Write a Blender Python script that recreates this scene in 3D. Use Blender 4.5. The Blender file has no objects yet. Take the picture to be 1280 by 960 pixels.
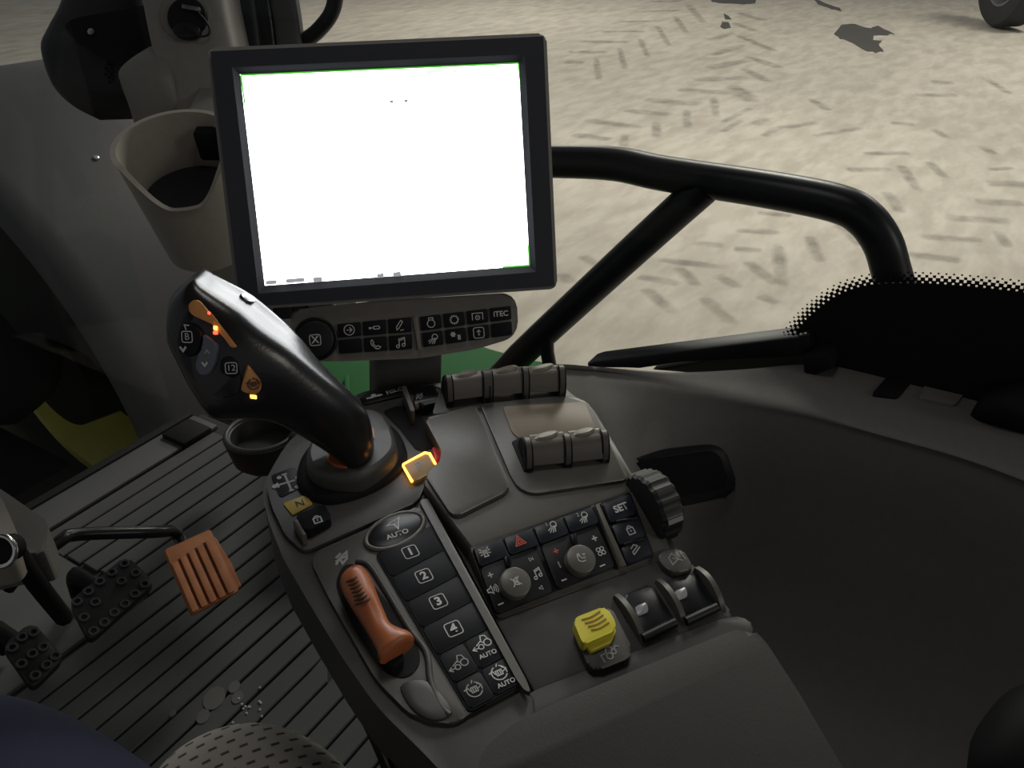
import bpy, bmesh, math, random
from mathutils import Vector, Matrix
from mathutils.bvhtree import BVHTree
random.seed(7)
S = bpy.context.scene
COL = S.collection

# ------------------------------------------------------------------ camera
F = 1035.0                                    # focal length in pixels of the 1280x960 frame
CAM = Vector((0, 0, .95))                     # cab floor is z = 0, X right, Y forwards
_z = Vector((-.013, .856, .516)).normalized()
_x = Vector((.528, .444, -.724)); _x = (_x - _x.dot(_z) * _z).normalized()
_y = _z.cross(_x)
RM = Matrix((_x, _y, _z))                     # camera -> world rotation
cam_data = bpy.data.cameras.new('camera')
cam = bpy.data.objects.new('camera', cam_data); COL.objects.link(cam)
cam_data.sensor_width = 36; cam_data.lens = F / 1280 * 36; cam_data.clip_start = .02; cam_data.clip_end = 200
cam.matrix_world = Matrix.Translation(CAM) @ RM.to_4x4()
S.camera = cam

# ------------------------------------------------------------------ light
W = bpy.data.worlds.new('world'); S.world = W; W.use_nodes = True
W.node_tree.nodes['Background'].inputs[0].default_value = (.97, .98, 1.0, 1)
W.node_tree.nodes['Background'].inputs[1].default_value = .17
def area(name, loc, target, size, power, color=(1, 1, 1), sizey=None):
    l = bpy.data.lights.new(name, 'AREA'); l.energy = power; l.size = size; l.color = color
    if sizey: l.shape = 'RECTANGLE'; l.size_y = sizey
    o = bpy.data.objects.new(name, l); COL.objects.link(o); o.location = loc
    o.rotation_euler = (Vector(target) - Vector(loc)).to_track_quat('-Z', 'Y').to_euler()
    return o
WARM = (1, .94, .83)
area('hall_lamp', (7.5, 2.0, 5.2), (7.0, 1.5, -1.4), 2.2, 440, WARM)
area('hall_lamp', (16, -2, 5.6), (15, -2, -1.4), 2.4, 550, WARM)
area('hall_lamp', (16, 10, 5.6), (15, 9, -1.4), 2.4, 490, WARM)
area('hall_lamp', (1.5, -9.5, 4.4), (.2, 0, .6), 2.4, 105, WARM)
area('cab_fill_light', (.50, .30, 1.47), (.50, .30, 0), .22, .85, (1, .97, .92))  # unseen fill light added under the roof to brighten the side trim
S.view_settings.view_transform = 'Standard'; S.view_settings.look = 'None'
S.view_settings.exposure = 0; S.view_settings.gamma = 1; S.view_settings.use_curve_mapping = False

# ------------------------------------------------------------------ materials
MATS = {}
def mat(name, col, rough=.5, metal=0, bump=0, scale=200, var=.12, emit=None, es=0, spec=.5, vscale=None, coat=0):
    m = bpy.data.materials.new(name); m.use_nodes = True; MATS[name] = m
    nt = m.node_tree; b = nt.nodes['Principled BSDF']
    b.inputs['Roughness'].default_value = rough; b.inputs['Metallic'].default_value = metal
    b.inputs['Specular IOR Level'].default_value = spec
    b.inputs['Coat Weight'].default_value = coat
    tc = nt.nodes.new('ShaderNodeTexCoord')
    n = nt.nodes.new('ShaderNodeTexNoise'); n.inputs['Scale'].default_value = vscale or scale * .15
    n.inputs['Detail'].default_value = 4
    nt.links.new(tc.outputs['Object'], n.inputs['Vector'])
    r = nt.nodes.new('ShaderNodeMix'); r.data_type = 'RGBA'
    r.inputs[6].default_value = [c * (1 - var) for c in col] + [1]
    r.inputs[7].default_value = [min(1, c * (1 + var)) for c in col] + [1]
    nt.links.new(n.outputs['Fac'], r.inputs[0]); nt.links.new(r.outputs[2], b.inputs['Base Color'])
    if bump:
        n2 = nt.nodes.new('ShaderNodeTexNoise'); n2.inputs['Scale'].default_value = scale; n2.inputs['Detail'].default_value = 2
        nt.links.new(tc.outputs['Object'], n2.inputs['Vector'])
        bp = nt.nodes.new('ShaderNodeBump'); bp.inputs['Strength'].default_value = bump; bp.inputs['Distance'].default_value = .0004
        nt.links.new(n2.outputs['Fac'], bp.inputs['Height']); nt.links.new(bp.outputs['Normal'], b.inputs['Normal'])
    if emit:
        b.inputs['Emission Color'].default_value = (*emit, 1); b.inputs['Emission Strength'].default_value = es
    return m
mat('console', (.080, .074, .064), .42, bump=.12, scale=900)
mat('console_dark', (.048, .047, .045), .5, bump=.12, scale=900)
mat('side_trim', (.130, .125, .116), .6, bump=.15, scale=700)
mat('pad', (.026, .0245, .0225), .6, bump=.25, scale=600)
mat('tan_scoop', (.15, .115, .08), .5)
mat('black', (.010, .0105, .013), .45, spec=.3)
mat('black_matte', (.009, .009, .010), .7, spec=.15)
mat('black_gloss', (.010, .010, .013), .3, spec=.3)
mat('key', (.007, .008, .011), .55, spec=.15)
mat('panel_key', (.018, .021, .030), .35, spec=.4)
mat('stick', (.011, .011, .012), .27, bump=.25, scale=500)
mat('roller', (.115, .105, .09), .32)
mat('roller_lip', (.17, .155, .125), .4)
mat('dial', (.13, .125, .11), .3)
mat('bezel', (.018, .0205, .028), .5, bump=.1, scale=900)
mat('bezel_edge', (.20, .195, .185), .45)
mat('keypad', (.150, .140, .122), .45, bump=.1, scale=900)
mat('print', (.50, .50, .49), .6, var=.03)
mat('print_dim', (.28, .28, .275), .6, var=.05)
mat('print_red', (.55, .10, .06), .6, var=.05)
mat('orange', (.37, .105, .034), .38, bump=.05, scale=500)
mat('orange_key', (.47, .21, .065), .45)
mat('pedal_orange', (.40, .150, .058), .7, bump=.3, scale=250, var=.35, vscale=35)
mat('pedal_groove', (.10, .045, .022), .8)
mat('yellow', (.66, .58, .045), .42)
mat('yellow_label', (.42, .30, .04), .5)
mat('grey_key', (.085, .10, .13), .45)
mat('rubber', (.009, .0092, .0095), .55, bump=.2, scale=400)
mat('mat_rubber', (.055, .056, .057), .7, bump=.3, scale=350, var=.35, vscale=9)
mat('mat_base', (.020, .020, .021), .8)
mat('beige', (.27, .25, .215), .5, bump=.1, scale=700)
mat('pillar', (.18, .168, .15), .5, bump=.1, scale=700)
mat('beige_dark', (.15, .143, .13), .55, bump=.1, scale=700)
mat('cup_insert', (.012, .012, .018), .8)
mat('chrome', (.6, .6, .58), .2, metal=1)
mat('steel', (.32, .32, .33), .4, metal=1)
mat('green', (.020, .13, .034), .7, var=.2, vscale=12, spec=.2)
mat('stud', (.055, .056, .058), .35)
mat('fender', (.034, .034, .036), .6, bump=.15, scale=200)
mat('tyre', (.016, .016, .0165), .75, bump=.3, scale=60)
mat('wheel_yellow', (.74, .70, .12), .5, var=.2, vscale=8)
mat('denim', (.012, .015, .045), .85, bump=.4, scale=900)
mat('rail', (.006, .0065, .009), .36, spec=.3)
mat('stain', (.060, .053, .043), .45, var=.3, vscale=3)
mat('dirt', (.105, .102, .098), .9)
mat('droplet', (.5, .5, .5), .1)
mat('amber_glow', (.9, .35, .05), .5, emit=(1, .42, .06), es=5)
mat('amber_face', (.22, .135, .035), .4, emit=(1, .5, .1), es=.03)
mat('red_glow', (.9, .1, .05), .5, emit=(1, .10, .05), es=2.2)
mat('red_sheen', (.25, .02, .03), .4, emit=(1, .03, .06), es=.12)
mat('screen', (.9, .9, .9), .4, emit=(.97, .99, 1), es=6.5)
mat('screen_green', (.1, .5, .05), .4, emit=(.12, .75, .06), es=.55)
mat('screen_mark', (.25, .25, .27), .5, emit=(.6, .6, .65), es=.45)
mat('screen_tint', (.8, .9, .8), .5, emit=(.72, 1, .72), es=1.0)
mat('lens', (.20, .185, .20), .25, emit=(1, .95, 1), es=.02)
# seat cloth: woven squares
def cloth():
    m = mat('seat_cloth', (.20, .185, .165), .9, bump=.5, scale=900)
    nt = m.node_tree; b = nt.nodes['Principled BSDF']
    tc = nt.nodes.new('ShaderNodeTexCoord'); br = nt.nodes.new('ShaderNodeTexBrick')
    mp = nt.nodes.new('ShaderNodeMapping'); mp.inputs['Rotation'].default_value = (0, 0, .45)
    nt.links.new(tc.outputs['Object'], mp.inputs[0]); nt.links.new(mp.outputs[0], br.inputs['Vector'])
    br.inputs['Color1'].default_value = (.05, .046, .042, 1); br.inputs['Color2'].default_value = (.03, .028, .026, 1)
    br.inputs['Mortar'].default_value = (.33, .31, .28, 1); br.inputs['Scale'].default_value = 1
    br.inputs['Mortar Size'].default_value = .0042; br.inputs['Brick Width'].default_value = .013; br.inputs['Row Height'].default_value = .010
    br.inputs['Mortar Smooth'].default_value = .3
    nt.links.new(br.outputs['Color'], b.inputs['Base Color'])
cloth()
def concrete():
    m = bpy.data.materials.new('concrete'); m.use_nodes = True; MATS['concrete'] = m
    nt = m.node_tree; b = nt.nodes['Principled BSDF']; b.inputs['Roughness'].default_value = .8
    tc = nt.nodes.new('ShaderNodeTexCoord')
    def noise(s, d=6, rot=0, sc=(1, 1, 1)):
        mp = nt.nodes.new('ShaderNodeMapping'); mp.inputs['Rotation'].default_value = (0, 0, rot); mp.inputs['Scale'].default_value = sc
        nt.links.new(tc.outputs['Object'], mp.inputs[0])
        n = nt.nodes.new('ShaderNodeTexNoise'); n.inputs['Scale'].default_value = s; n.inputs['Detail'].default_value = d
        n.inputs['Roughness'].default_value = .6
        nt.links.new(mp.outputs[0], n.inputs['Vector']); return n
    def ramp(n, p0, c0, p1, c1):
        r = nt.nodes.new('ShaderNodeValToRGB'); e = r.color_ramp.elements
        e[0].position = p0; e[0].color = (*c0, 1); e[1].position = p1; e[1].color = (*c1, 1)
        nt.links.new(n.outputs['Fac'], r.inputs[0]); return r
    a = ramp(noise(.55), .3, (.44, .40, .343), .7, (.51, .465, .40))
    c = ramp(noise(2.2, 8, .9, (1, 2.6, 1)),  .42, (.86, .85, .84), .60, (1, 1, 1))
    d = ramp(noise(1.6, 8, -.5, (1, 3.2, 1)), .38, (.87, .865, .86), .55, (1, 1, 1))
    def mul(x, y):
        k = nt.nodes.new('ShaderNodeMix'); k.data_type = 'RGBA'; k.blend_type = 'MULTIPLY'; k.inputs[0].default_value = 1
        nt.links.new(x, k.inputs[6]); nt.links.new(y, k.inputs[7]); return k.outputs[2]
    nt.links.new(mul(mul(a.outputs[0], c.outputs[0]), d.outputs[0]), b.inputs['Base Color'])
concrete()
def soft_mark():
    m = bpy.data.materials.new('tread_print'); m.use_nodes = True; MATS['tread_print'] = m
    nt = m.node_tree; b = nt.nodes['Principled BSDF']; b.inputs['Roughness'].default_value = .85
    b.inputs['Base Color'].default_value = (.17, .155, .135, 1)
    tc = nt.nodes.new('ShaderNodeTexCoord'); n = nt.nodes.new('ShaderNodeTexNoise')
    n.inputs['Scale'].default_value = 5; n.inputs['Detail'].default_value = 6
    nt.links.new(tc.outputs['Object'], n.inputs['Vector'])
    r = nt.nodes.new('ShaderNodeValToRGB'); e = r.color_ramp.elements
    e[0].position = .35; e[0].color = (.12, .12, .12, 1); e[1].position = .68; e[1].color = (.42, .42, .42, 1)
    at_ = nt.nodes.new('ShaderNodeAttribute'); at_.attribute_name = 'fade'
    mu = nt.nodes.new('ShaderNodeMath'); mu.operation = 'MULTIPLY'
    nt.links.new(n.outputs['Fac'], r.inputs[0]); nt.links.new(r.outputs[0], mu.inputs[0]); nt.links.new(at_.outputs['Fac'], mu.inputs[1]); nt.links.new(mu.outputs[0], b.inputs['Alpha'])
soft_mark()
def glass():
    m = bpy.data.materials.new('glass'); m.use_nodes = True; MATS['glass'] = m
    nt = m.node_tree; nt.nodes.remove(nt.nodes['Principled BSDF']); o = nt.nodes['Material Output']
    t = nt.nodes.new('ShaderNodeBsdfTransparent'); t.inputs[0].default_value = (.95, .97, .965, 1)
    g = nt.nodes.new('ShaderNodeBsdfGlossy'); g.inputs['Roughness'].default_value = .02
    x = nt.nodes.new('ShaderNodeMixShader'); x.inputs[0].default_value = .010
    nt.links.new(t.outputs[0], x.inputs[1]); nt.links.new(g.outputs[0], x.inputs[2]); nt.links.new(x.outputs[0], o.inputs[0])
glass()

# ------------------------------------------------------------------ helpers
def ray(px, py): return RM @ Vector(((px - 640) / F, (480 - py) / F, -1))
def at(p, t): return CAM + ray(*p) * t
def on_z(p, z): d = ray(*p); return CAM + d * ((z - CAM.z) / d.z)
def on_x(p, x): d = ray(*p); return CAM + d * ((x - CAM.x) / d.x)
def on_y(p, y): d = ray(*p); return CAM + d * ((y - CAM.y) / d.y)

class Pl:
    def __init__(s, o, ex, ey):
        s.o = Vector(o); s.ex = Vector(ex).normalized(); ey = Vector(ey); s.ey = (ey - ey.dot(s.ex) * s.ex).normalized(); s.n = s.ex.cross(s.ey)
    def loc(s, p, off=0):
        d = ray(*p); q = s.o + s.n * off
        w = CAM + d * ((q - CAM).dot(s.n) / d.dot(s.n)) - s.o
        return (w.dot(s.ex), w.dot(s.ey))
    def locs(s, ps, off=0): return [s.loc(p, off) for p in ps]
    def w(s, u, v, h=0): return s.o + s.ex * u + s.ey * v + s.n * h
def tilted(point, heading, tilt, roll=0):
    h = math.radians(heading); t = math.radians(tilt); r = math.radians(roll)
    ex = Vector((math.cos(h) * math.cos(r), -math.sin(h) * math.cos(r), math.sin(r)))
    ey = Vector((math.sin(h) * math.cos(t), math.cos(h) * math.cos(t), math.sin(t)))
    return Pl(point, ex, ey)

WL = {}
def finish(name, me, m, parent, smooth=35, kind=None):
    if isinstance(m, str): m = MATS[m]
    me.materials.append(m)
    if len(me.vertices) == 0: return None
    lo = Vector([min(v.co[i] for v in me.vertices) for i in range(3)]); hi = Vector([max(v.co[i] for v in me.vertices) for i in range(3)])
    c = (lo + hi) / 2
    me.transform(Matrix.Translation(-c))
    if smooth:
        for p in me.polygons: p.use_smooth = True
        me.set_sharp_from_angle(angle=math.radians(smooth))
    o = bpy.data.objects.new(name, me); COL.objects.link(o); o.location = c; WL[o.name] = c.copy()
    if parent:
        o.parent = parent; o.matrix_parent_inverse = Matrix.Translation(-WL[parent.name])
    if kind: o['kind'] = kind
    return o
def frombm(name, bm, m, parent=None, smooth=35, kind=None):
    bmesh.ops.recalc_face_normals(bm, faces=bm.faces)
    me = bpy.data.meshes.new(name); bm.to_mesh(me); bm.free()
    return finish(name, me, m, parent, smooth, kind)
def thing(name, loc, label, cat, group=None):
    o = bpy.data.objects.new(name, None); COL.objects.link(o); o.location = loc; o.empty_display_size = .02; WL[o.name] = Vector(loc)
    return tag(o, label, cat, group)
def tag(o, label, cat, group=None):
    o['label'] = label; o['category'] = cat
    if group: o['group'] = group
    return o
def structure(name, loc, label=None):
    o = bpy.data.objects.new(name, None); COL.objects.link(o); o.location = loc; o.empty_display_size = .02; WL[o.name] = Vector(loc)
    o['kind'] = 'structure'
    if label: o['label'] = label
    return o

def roundpoly(pts, r, seg=4):
    if not r: return pts
    out = []; n = len(pts)
    rs = r if isinstance(r, (list, tuple)) else [r] * n
    for i in range(n):
        p = Vector(pts[i]); a = Vector(pts[i - 1]); b = Vector(pts[(i + 1) % n])
        da = a - p; db = b - p
        k = min(rs[i], da.length * .48, db.length * .48)
        if k <= 1e-6: out.append(tuple(p)); continue
        s0 = p + da.normalized() * k; s1 = p + db.normalized() * k
        for j in range(seg + 1):
            t = j / seg
            q = s0 * (1 - t) ** 2 + p * 2 * t * (1 - t) + s1 * t * t
            out.append((q.x, q.y))
    return out
def prism_bm(bm, pl, pts, z0, z1, bev=0, seg=2):
    n = len(pts)
    lo = [bm.verts.new(pl.w(u, v, z0)) for u, v in pts]; hi = [bm.verts.new(pl.w(u, v, z1)) for u, v in pts]
    bm.faces.new(lo[::-1]); top = bm.faces.new(hi)
    for i in range(n): bm.faces.new((lo[i], lo[(i + 1) % n], hi[(i + 1) % n], hi[i]))
    if bev:
        bmesh.ops.bevel(bm, geom=list(top.edges), offset=bev, segments=seg, profile=.5, affect='EDGES', clamp_overlap=True)
def prism(name, pl, pts, z0, z1, m, parent=None, r=0, bev=0, seg=2, smooth=35):
    bm = bmesh.new(); prism_bm(bm, pl, roundpoly(pts, r), z0, z1, bev, seg)
    return frombm(name, bm, m, parent, smooth)
def pprism(name, pl, px, z0, z1, m, parent=None, r=0, bev=0, seg=2, smooth=35):
    return prism(name, pl, pl.locs(px, z1), z0, z1, m, parent, r, bev, seg, smooth)
def disc_pts(c, r, n=32, ry=None, rot=0):
    ry = ry or r; out = []
    for i in range(n):
        a = 2 * math.pi * i / n; x = r * math.cos(a); y = ry * math.sin(a)
        out.append((c[0] + x * math.cos(rot) - y * math.sin(rot), c[1] + x * math.sin(rot) + y * math.cos(rot)))
    return out
def disc(name, pl, c, r, z0, z1, m, parent=None, n=32, ry=None, rot=0, bev=0):
    ry = ry or r; lev = [(0, z0), (0, z1)] if not bev else [(0, z0), (0, z1 - bev), (bev * .3, z1 - bev * .3), (bev, z1)]
    bm = bmesh.new(); R_ = [[bm.verts.new(pl.w(*p, z)) for p in disc_pts(c, r - d, n, ry - d, rot)] for d, z in lev]
    for a, b in zip(R_, R_[1:]):
        for i in range(n): bm.faces.new((a[i], a[(i + 1) % n], b[(i + 1) % n], b[i]))
    bm.faces.new(R_[0]); bm.faces.new(R_[-1])
    return frombm(name, bm, m, parent, 35)
def stack(name, pl, pts, lev, m, parent=None, smooth=40):
    cx = sum(p[0] for p in pts) / len(pts); cy = sum(p[1] for p in pts) / len(pts); n = len(pts)
    bm = bmesh.new(); R_ = [[bm.verts.new(pl.w(cx + (p[0] - cx) * s, cy + (p[1] - cy) * s, z)) for p in pts] for s, z in lev]
    for a, b in zip(R_, R_[1:]):
        for i in range(n): bm.faces.new((a[i], a[(i + 1) % n], b[(i + 1) % n], b[i]))
    bm.faces.new(R_[0]); bm.faces.new(R_[-1])
    return frombm(name, bm, m, parent, smooth)
def smooth_px(px, sub=4): return [(v.x, v.y) for v in crom([Vector((*p, 0)) for p in px], sub, True)]
def ring(name, pl, c, r, tube, z, m, parent=None, n=40, ry=None, rot=0, k=8):
    ry = ry or r; bm = bmesh.new(); rows = []
    for i in range(n):
        a = 2 * math.pi * i / n; row = []
        for j in range(k):
            b = 2 * math.pi * j / k; f = tube * math.cos(b); h = tube * math.sin(b)
            x = (r + f) * math.cos(a); y = (ry + f) * math.sin(a)
            row.append(bm.verts.new(pl.w(c[0] + x * math.cos(rot) - y * math.sin(rot), c[1] + x * math.sin(rot) + y * math.cos(rot), z + h)))
        rows.append(row)
    for i in range(n):
        for j in range(k): bm.faces.new((rows[i][j], rows[(i + 1) % n][j], rows[(i + 1) % n][(j + 1) % k], rows[i][(j + 1) % k]))
    return frombm(name, bm, m, parent, 60)
def crom(ps, sub, closed=False):
    out = []; n = len(ps)
    for i in range(n if closed else n - 1):
        g = lambda k: ps[k % n] if closed else ps[max(0, min(n - 1, k))]
        a, b, c, d = g(i - 1), g(i), g(i + 1), g(i + 2)
        for j in range(sub):
            t = j / sub
            out.append(.5 * ((2 * b) + (c - a) * t + (2 * a - 5 * b + 4 * c - d) * t * t + (3 * b - a - 3 * c + d) * t ** 3))
    if not closed: out.append(ps[-1])
    return out
def tube(name, pts, r, m, parent=None, k=12, sub=5, smooth=60, caps=True):
    pts = [Vector(p) for p in pts]
    rs = list(r) if isinstance(r, (list, tuple)) else [r] * len(pts)
    if sub > 1:
        rr = crom([Vector((x, 0, 0)) for x in rs], sub); pts = crom(pts, sub); rs = [x.x for x in rr]
    bm = bmesh.new(); rows = []; ref = None
    for i, p in enumerate(pts):
        d = (pts[min(i + 1, len(pts) - 1)] - pts[max(i - 1, 0)]).normalized()
        if ref is None: ref = d.orthogonal().normalized()
        ref = (ref - ref.dot(d) * d).normalized(); s = d.cross(ref)
        rows.append([bm.verts.new(p + rs[i] * (ref * math.cos(2 * math.pi * j / k) + s * math.sin(2 * math.pi * j / k))) for j in range(k)])
    for a, b in zip(rows, rows[1:]):
        for j in range(k): bm.faces.new((a[j], a[(j + 1) % k], b[(j + 1) % k], b[j]))
    if caps: bm.faces.new(rows[0]); bm.faces.new(rows[-1])
    return frombm(name, bm, m, parent, smooth)
def loft(name, rings, m, parent=None, smooth=40, sub=4, csub=3):
    rings = [crom([Vector(p) for p in r], csub, True) if csub > 1 else [Vector(p) for p in r] for r in rings]
    cols = [crom([r[j] for r in rings], sub) if sub > 1 else [r[j] for r in rings] for j in range(len(rings[0]))]
    bm = bmesh.new(); V = [[bm.verts.new(p) for p in c] for c in cols]; n = len(V)
    for j in range(n):
        for i in range(len(V[0]) - 1): bm.faces.new((V[j][i], V[(j + 1) % n][i], V[(j + 1) % n][i + 1], V[j][i + 1]))
    bm.faces.new([V[j][0] for j in range(n)]); bm.faces.new([V[j][-1] for j in range(n)])
    return frombm(name, bm, m, parent, smooth)
def px_section(L, R, t, half, prof):
    a = at(L, t); b = at(R, t); c = (a + b) / 2; e = (b - a) / 2
    q = -(c - CAM).normalized(); q = (q - q.dot(e.normalized()) * e.normalized()).normalized()
    return [c + e * s + q * (half * h) for s, h in prof]
OVAL = [(math.cos(2 * math.pi * i / 14 + math.pi), math.sin(2 * math.pi * i / 14 + math.pi) * -1) for i in range(14)]
def boxpts(bm, lo, hi, M=None):
    vs = [bm.verts.new((M @ Vector((x, y, z))) if M else (x, y, z)) for z in (lo[2], hi[2]) for x, y in ((lo[0], lo[1]), (hi[0], lo[1]), (hi[0], hi[1]), (lo[0], hi[1]))]
    for f in ((3, 2, 1, 0), (4, 5, 6, 7), (0, 1, 5, 4), (1, 2, 6, 5), (2, 3, 7, 6), (3, 0, 4, 7)): bm.faces.new([vs[i] for i in f])
def box(name, lo, hi, m, parent=None, bev=0):
    bm = bmesh.new(); boxpts(bm, lo, hi)
    if bev: bmesh.ops.bevel(bm, geom=list(bm.edges), offset=bev, segments=2, profile=.5, affect='EDGES')
    return frombm(name, bm, m, parent)

# printed symbols and lettering (thin, lying on a plane)
def A(cx, cy, r, a0=0, a1=360, n=14, ry=None):
    ry = ry or r
    return [(cx + r * math.cos(math.radians(a0 + (a1 - a0) * i / n)), cy + ry * math.sin(math.radians(a0 + (a1 - a0) * i / n))) for i in range(n + 1)]
def B(x0, y0, x1, y1): return [(x0, y0), (x1, y0), (x1, y1), (x0, y1), (x0, y0)]
RB = roundpoly([(-.5, -.5), (.5, -.5), (.5, .5), (-.5, .5)], .22); RB = RB + [RB[0]]
ICON = {
 'box': [RB],
 'padlock': [B(-.3, -.5, .3, .05), A(0, .05, .2, 0, 180), [(0, -.3), (0, -.12)]],
 'chevron_up': [[(-.3, -.2), (0, .25), (.3, -.2)]],
 'chevron_down': [[(-.3, .2), (0, -.2), (.3, .2)]],
 'arrow_circle': [A(0, 0, .48), [(-.26, 0), (.24, 0)], [(.02, .24), (.26, 0), (.02, -.24)]],
 'wrench': [A(-.42, 0, .08), [(-.34, 0), (-.08, 0)], [(-.08, .13), (.4, .13), (.5, 0), (.4, -.13), (-.08, -.13), (-.08, .13)]],
 'pencil': [[(-.3, -.4), (-.32, -.12), (.12, .48), (.3, .34), (-.12, -.28), (-.3, -.4)], [(0, -.45), (.35, -.42)]],
 'phone': [[(-.42, .3), (-.28, .46), (-.14, .2), (-.24, .06), (.08, -.24), (.2, -.14), (.46, -.26), (.3, -.44), (.05, -.44), (-.38, 0), (-.42, .3)]],
 'note': [A(-.28, -.34, .14), A(.26, -.24, .14), [(-.14, -.34), (-.14, .34), (.4, .46), (.4, -.24)], [(-.14, .2), (.4, .32)]],
 'engine': [A(0, -.1, .36), [(-.2, .2), (-.2, .46), (.2, .46), (.2, .2)]],
 'gear': [A(0, 0, .34)] + [[(.34 * math.cos(a), .34 * math.sin(a)), (.47 * math.cos(a), .47 * math.sin(a))] for a in [i * math.pi / 6 for i in range(12)]],
 'pto': [[(-.5, -.3), (-.5, .35), (.5, .35), (.5, -.3)], A(0, -.08, .2), [(0, -.14), (0, -.02)]],
 'lamp': [A(.2, .18, .26), [(0, .02), (.36, .02)], [(-.1, 0), (-.45, -.2)], [(-.02, -.08), (-.38, -.42)], [(.1, -.12), (-.12, -.48)], [(.22, -.12), (.1, -.48)]],
 'snow': [A(-.25, .15, .17)] + [[(-.25, .15), (-.25 + .28 * math.cos(a), .15 + .28 * math.sin(a))] for a in [i * math.pi / 3 for i in range(6)]] + [[(.2 + .1 * i, -.4), (.2 + .1 * i, .08)] for i in range(3)],
 'implement': [RB, [(0, -.2), (0, .22)], [(-.18, .05), (0, .25), (.18, .05)], [(-.1, -.2), (.1, -.2)]],
 'pointer': [[(-.5, .1), (.5, .45), (.1, -.45), (-.02, .05), (-.5, .1)]],
 'tractor': [A(.3, -.08, .2), A(-.12, -.2, .14), [(.1, -.02), (-.04, .12), (-.34, -.06)], [(.0, .12), (.1, .42), (.32, .36), (.4, .12)], [(-.26, -.22), (-.56, -.22)], [(-.42, -.08), (-.6, -.22), (-.42, -.36)]],
 'diff': [A(0, 0, .4, 110, 330), A(0, 0, .4, -20, 70), [(-.52, .12), (-.3, .2), (-.2, -.05)], [(.22, .26), (.42, .1), (.2, -.02)], B(-.16, -.14, .16, .14), [(-.06, -.14), (-.06, .14)], [(.06, -.14), (.06, .14)], [(0, .36), (.1, .52)]],
 'beacon': [[(-.22, -.4), (.22, -.4)], [(-.14, -.36), (-.14, .1), (.14, .1), (.14, -.36)], [(0, -.2), (0, .02)], [(-.24, .0), (-.45, .1)], [(-.22, .15), (-.4, .34)], [(.24, 0), (.45, .1)], [(.22, .15), (.4, .34)], [(-.24, -.15), (-.44, -.2)], [(.24, -.15), (.44, -.2)]],
 'hazard': [[(-.45, -.35), (.45, -.35), (0, .45), (-.45, -.35)], [(-.2, -.2), (.2, -.2), (0, .16), (-.2, -.2)]],
 'plus': [[(-.4, 0), (.4, 0)], [(0, -.4), (0, .4)]],
 'minus': [[(-.45, 0), (.45, 0)]],
 'sound': [[(-.5, -.14), (-.3, -.14), (-.05, -.36), (-.05, .36), (-.3, .14), (-.5, .14), (-.5, -.14)], A(-.1, 0, .25, -45, 45), A(-.1, 0, .42, -45, 45), A(-.1, 0, .6, -42, 42)],
 'mute': [[(-.4, -.4), (.4, .4)], [(-.4, .4), (.4, -.4)], [(-.2, -.2), (-.2, .2), (.15, .35), (.15, -.35), (-.2, -.2)]],
 'fan': [A(.2, .2, .18), A(-.2, .2, .18), A(.2, -.2, .18), A(-.2, -.2, .18)],
 'seat': [[(-.3, .4), (-.35, -.1), (-.1, -.3), (.3, -.3)], [(-.1, .3), (.05, 0), (.4, -.05)], A(-.15, .42, .1), [(.2, .35), (.45, .3), (.3, .15)]],
 'next': [[(-.4, -.3), (-.4, .3), (.2, 0), (-.4, -.3)], [(.3, -.3), (.3, .3)]],
 'slope': [[(-.4, -.35), (.45, .1)], [(-.4, .2), (.0, .45), (.3, .25)], [(-.4, -.35), (-.4, -.1), (.3, .25)]],
 'wedge': [[(-.45, -.3), (-.4, .2), (-.05, .4), (.1, -.1), (-.45, -.3)], [(-.2, .1), (.3, -.3)], [(.45, .4), (.5, -.3)]],
 'plough': [A(-.1, -.1, .16), A(.2, .02, .12), [(-.5, -.3), (-.5, .1), (-.25, .1)], [(-.2, .1), (-.05, .38), (.2, .3), (.2, .14)], A(.44, .12, .12, 0, 180)],
 'ladder': [[(0, -.5), (0, .5)], [(-.42, .0), (.3, .0)], [(-.42, -.14), (-.42, .14)], [(-.12, .5), (.1, .5)], [(-.1, -.5), (.1, -.5)], A(-.55, 0, .06), A(-.25, .4, .05), A(.25, -.4, .05), A(.42, .1, .05)],
 'leaf': [[(-.45, -.3), (-.1, .1), (.45, .4), (.3, -.1), (-.05, -.35), (-.1, .1)], [(-.3, .2), (.1, .45)], [(-.4, -.05), (.3, .1)]],
 'speaker_small': [[(-.3, -.12), (-.3, .12), (-.05, .12), (.3, .35), (.3, -.35), (-.05, -.12), (-.3, -.12)]],
 'axles': [[(-.5, 0), (.5, 0)], [(-.25, -.06), (.1, .1)], A(0, .1, .1), [(.3, -.1), (.3, .1)]],
}
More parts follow.
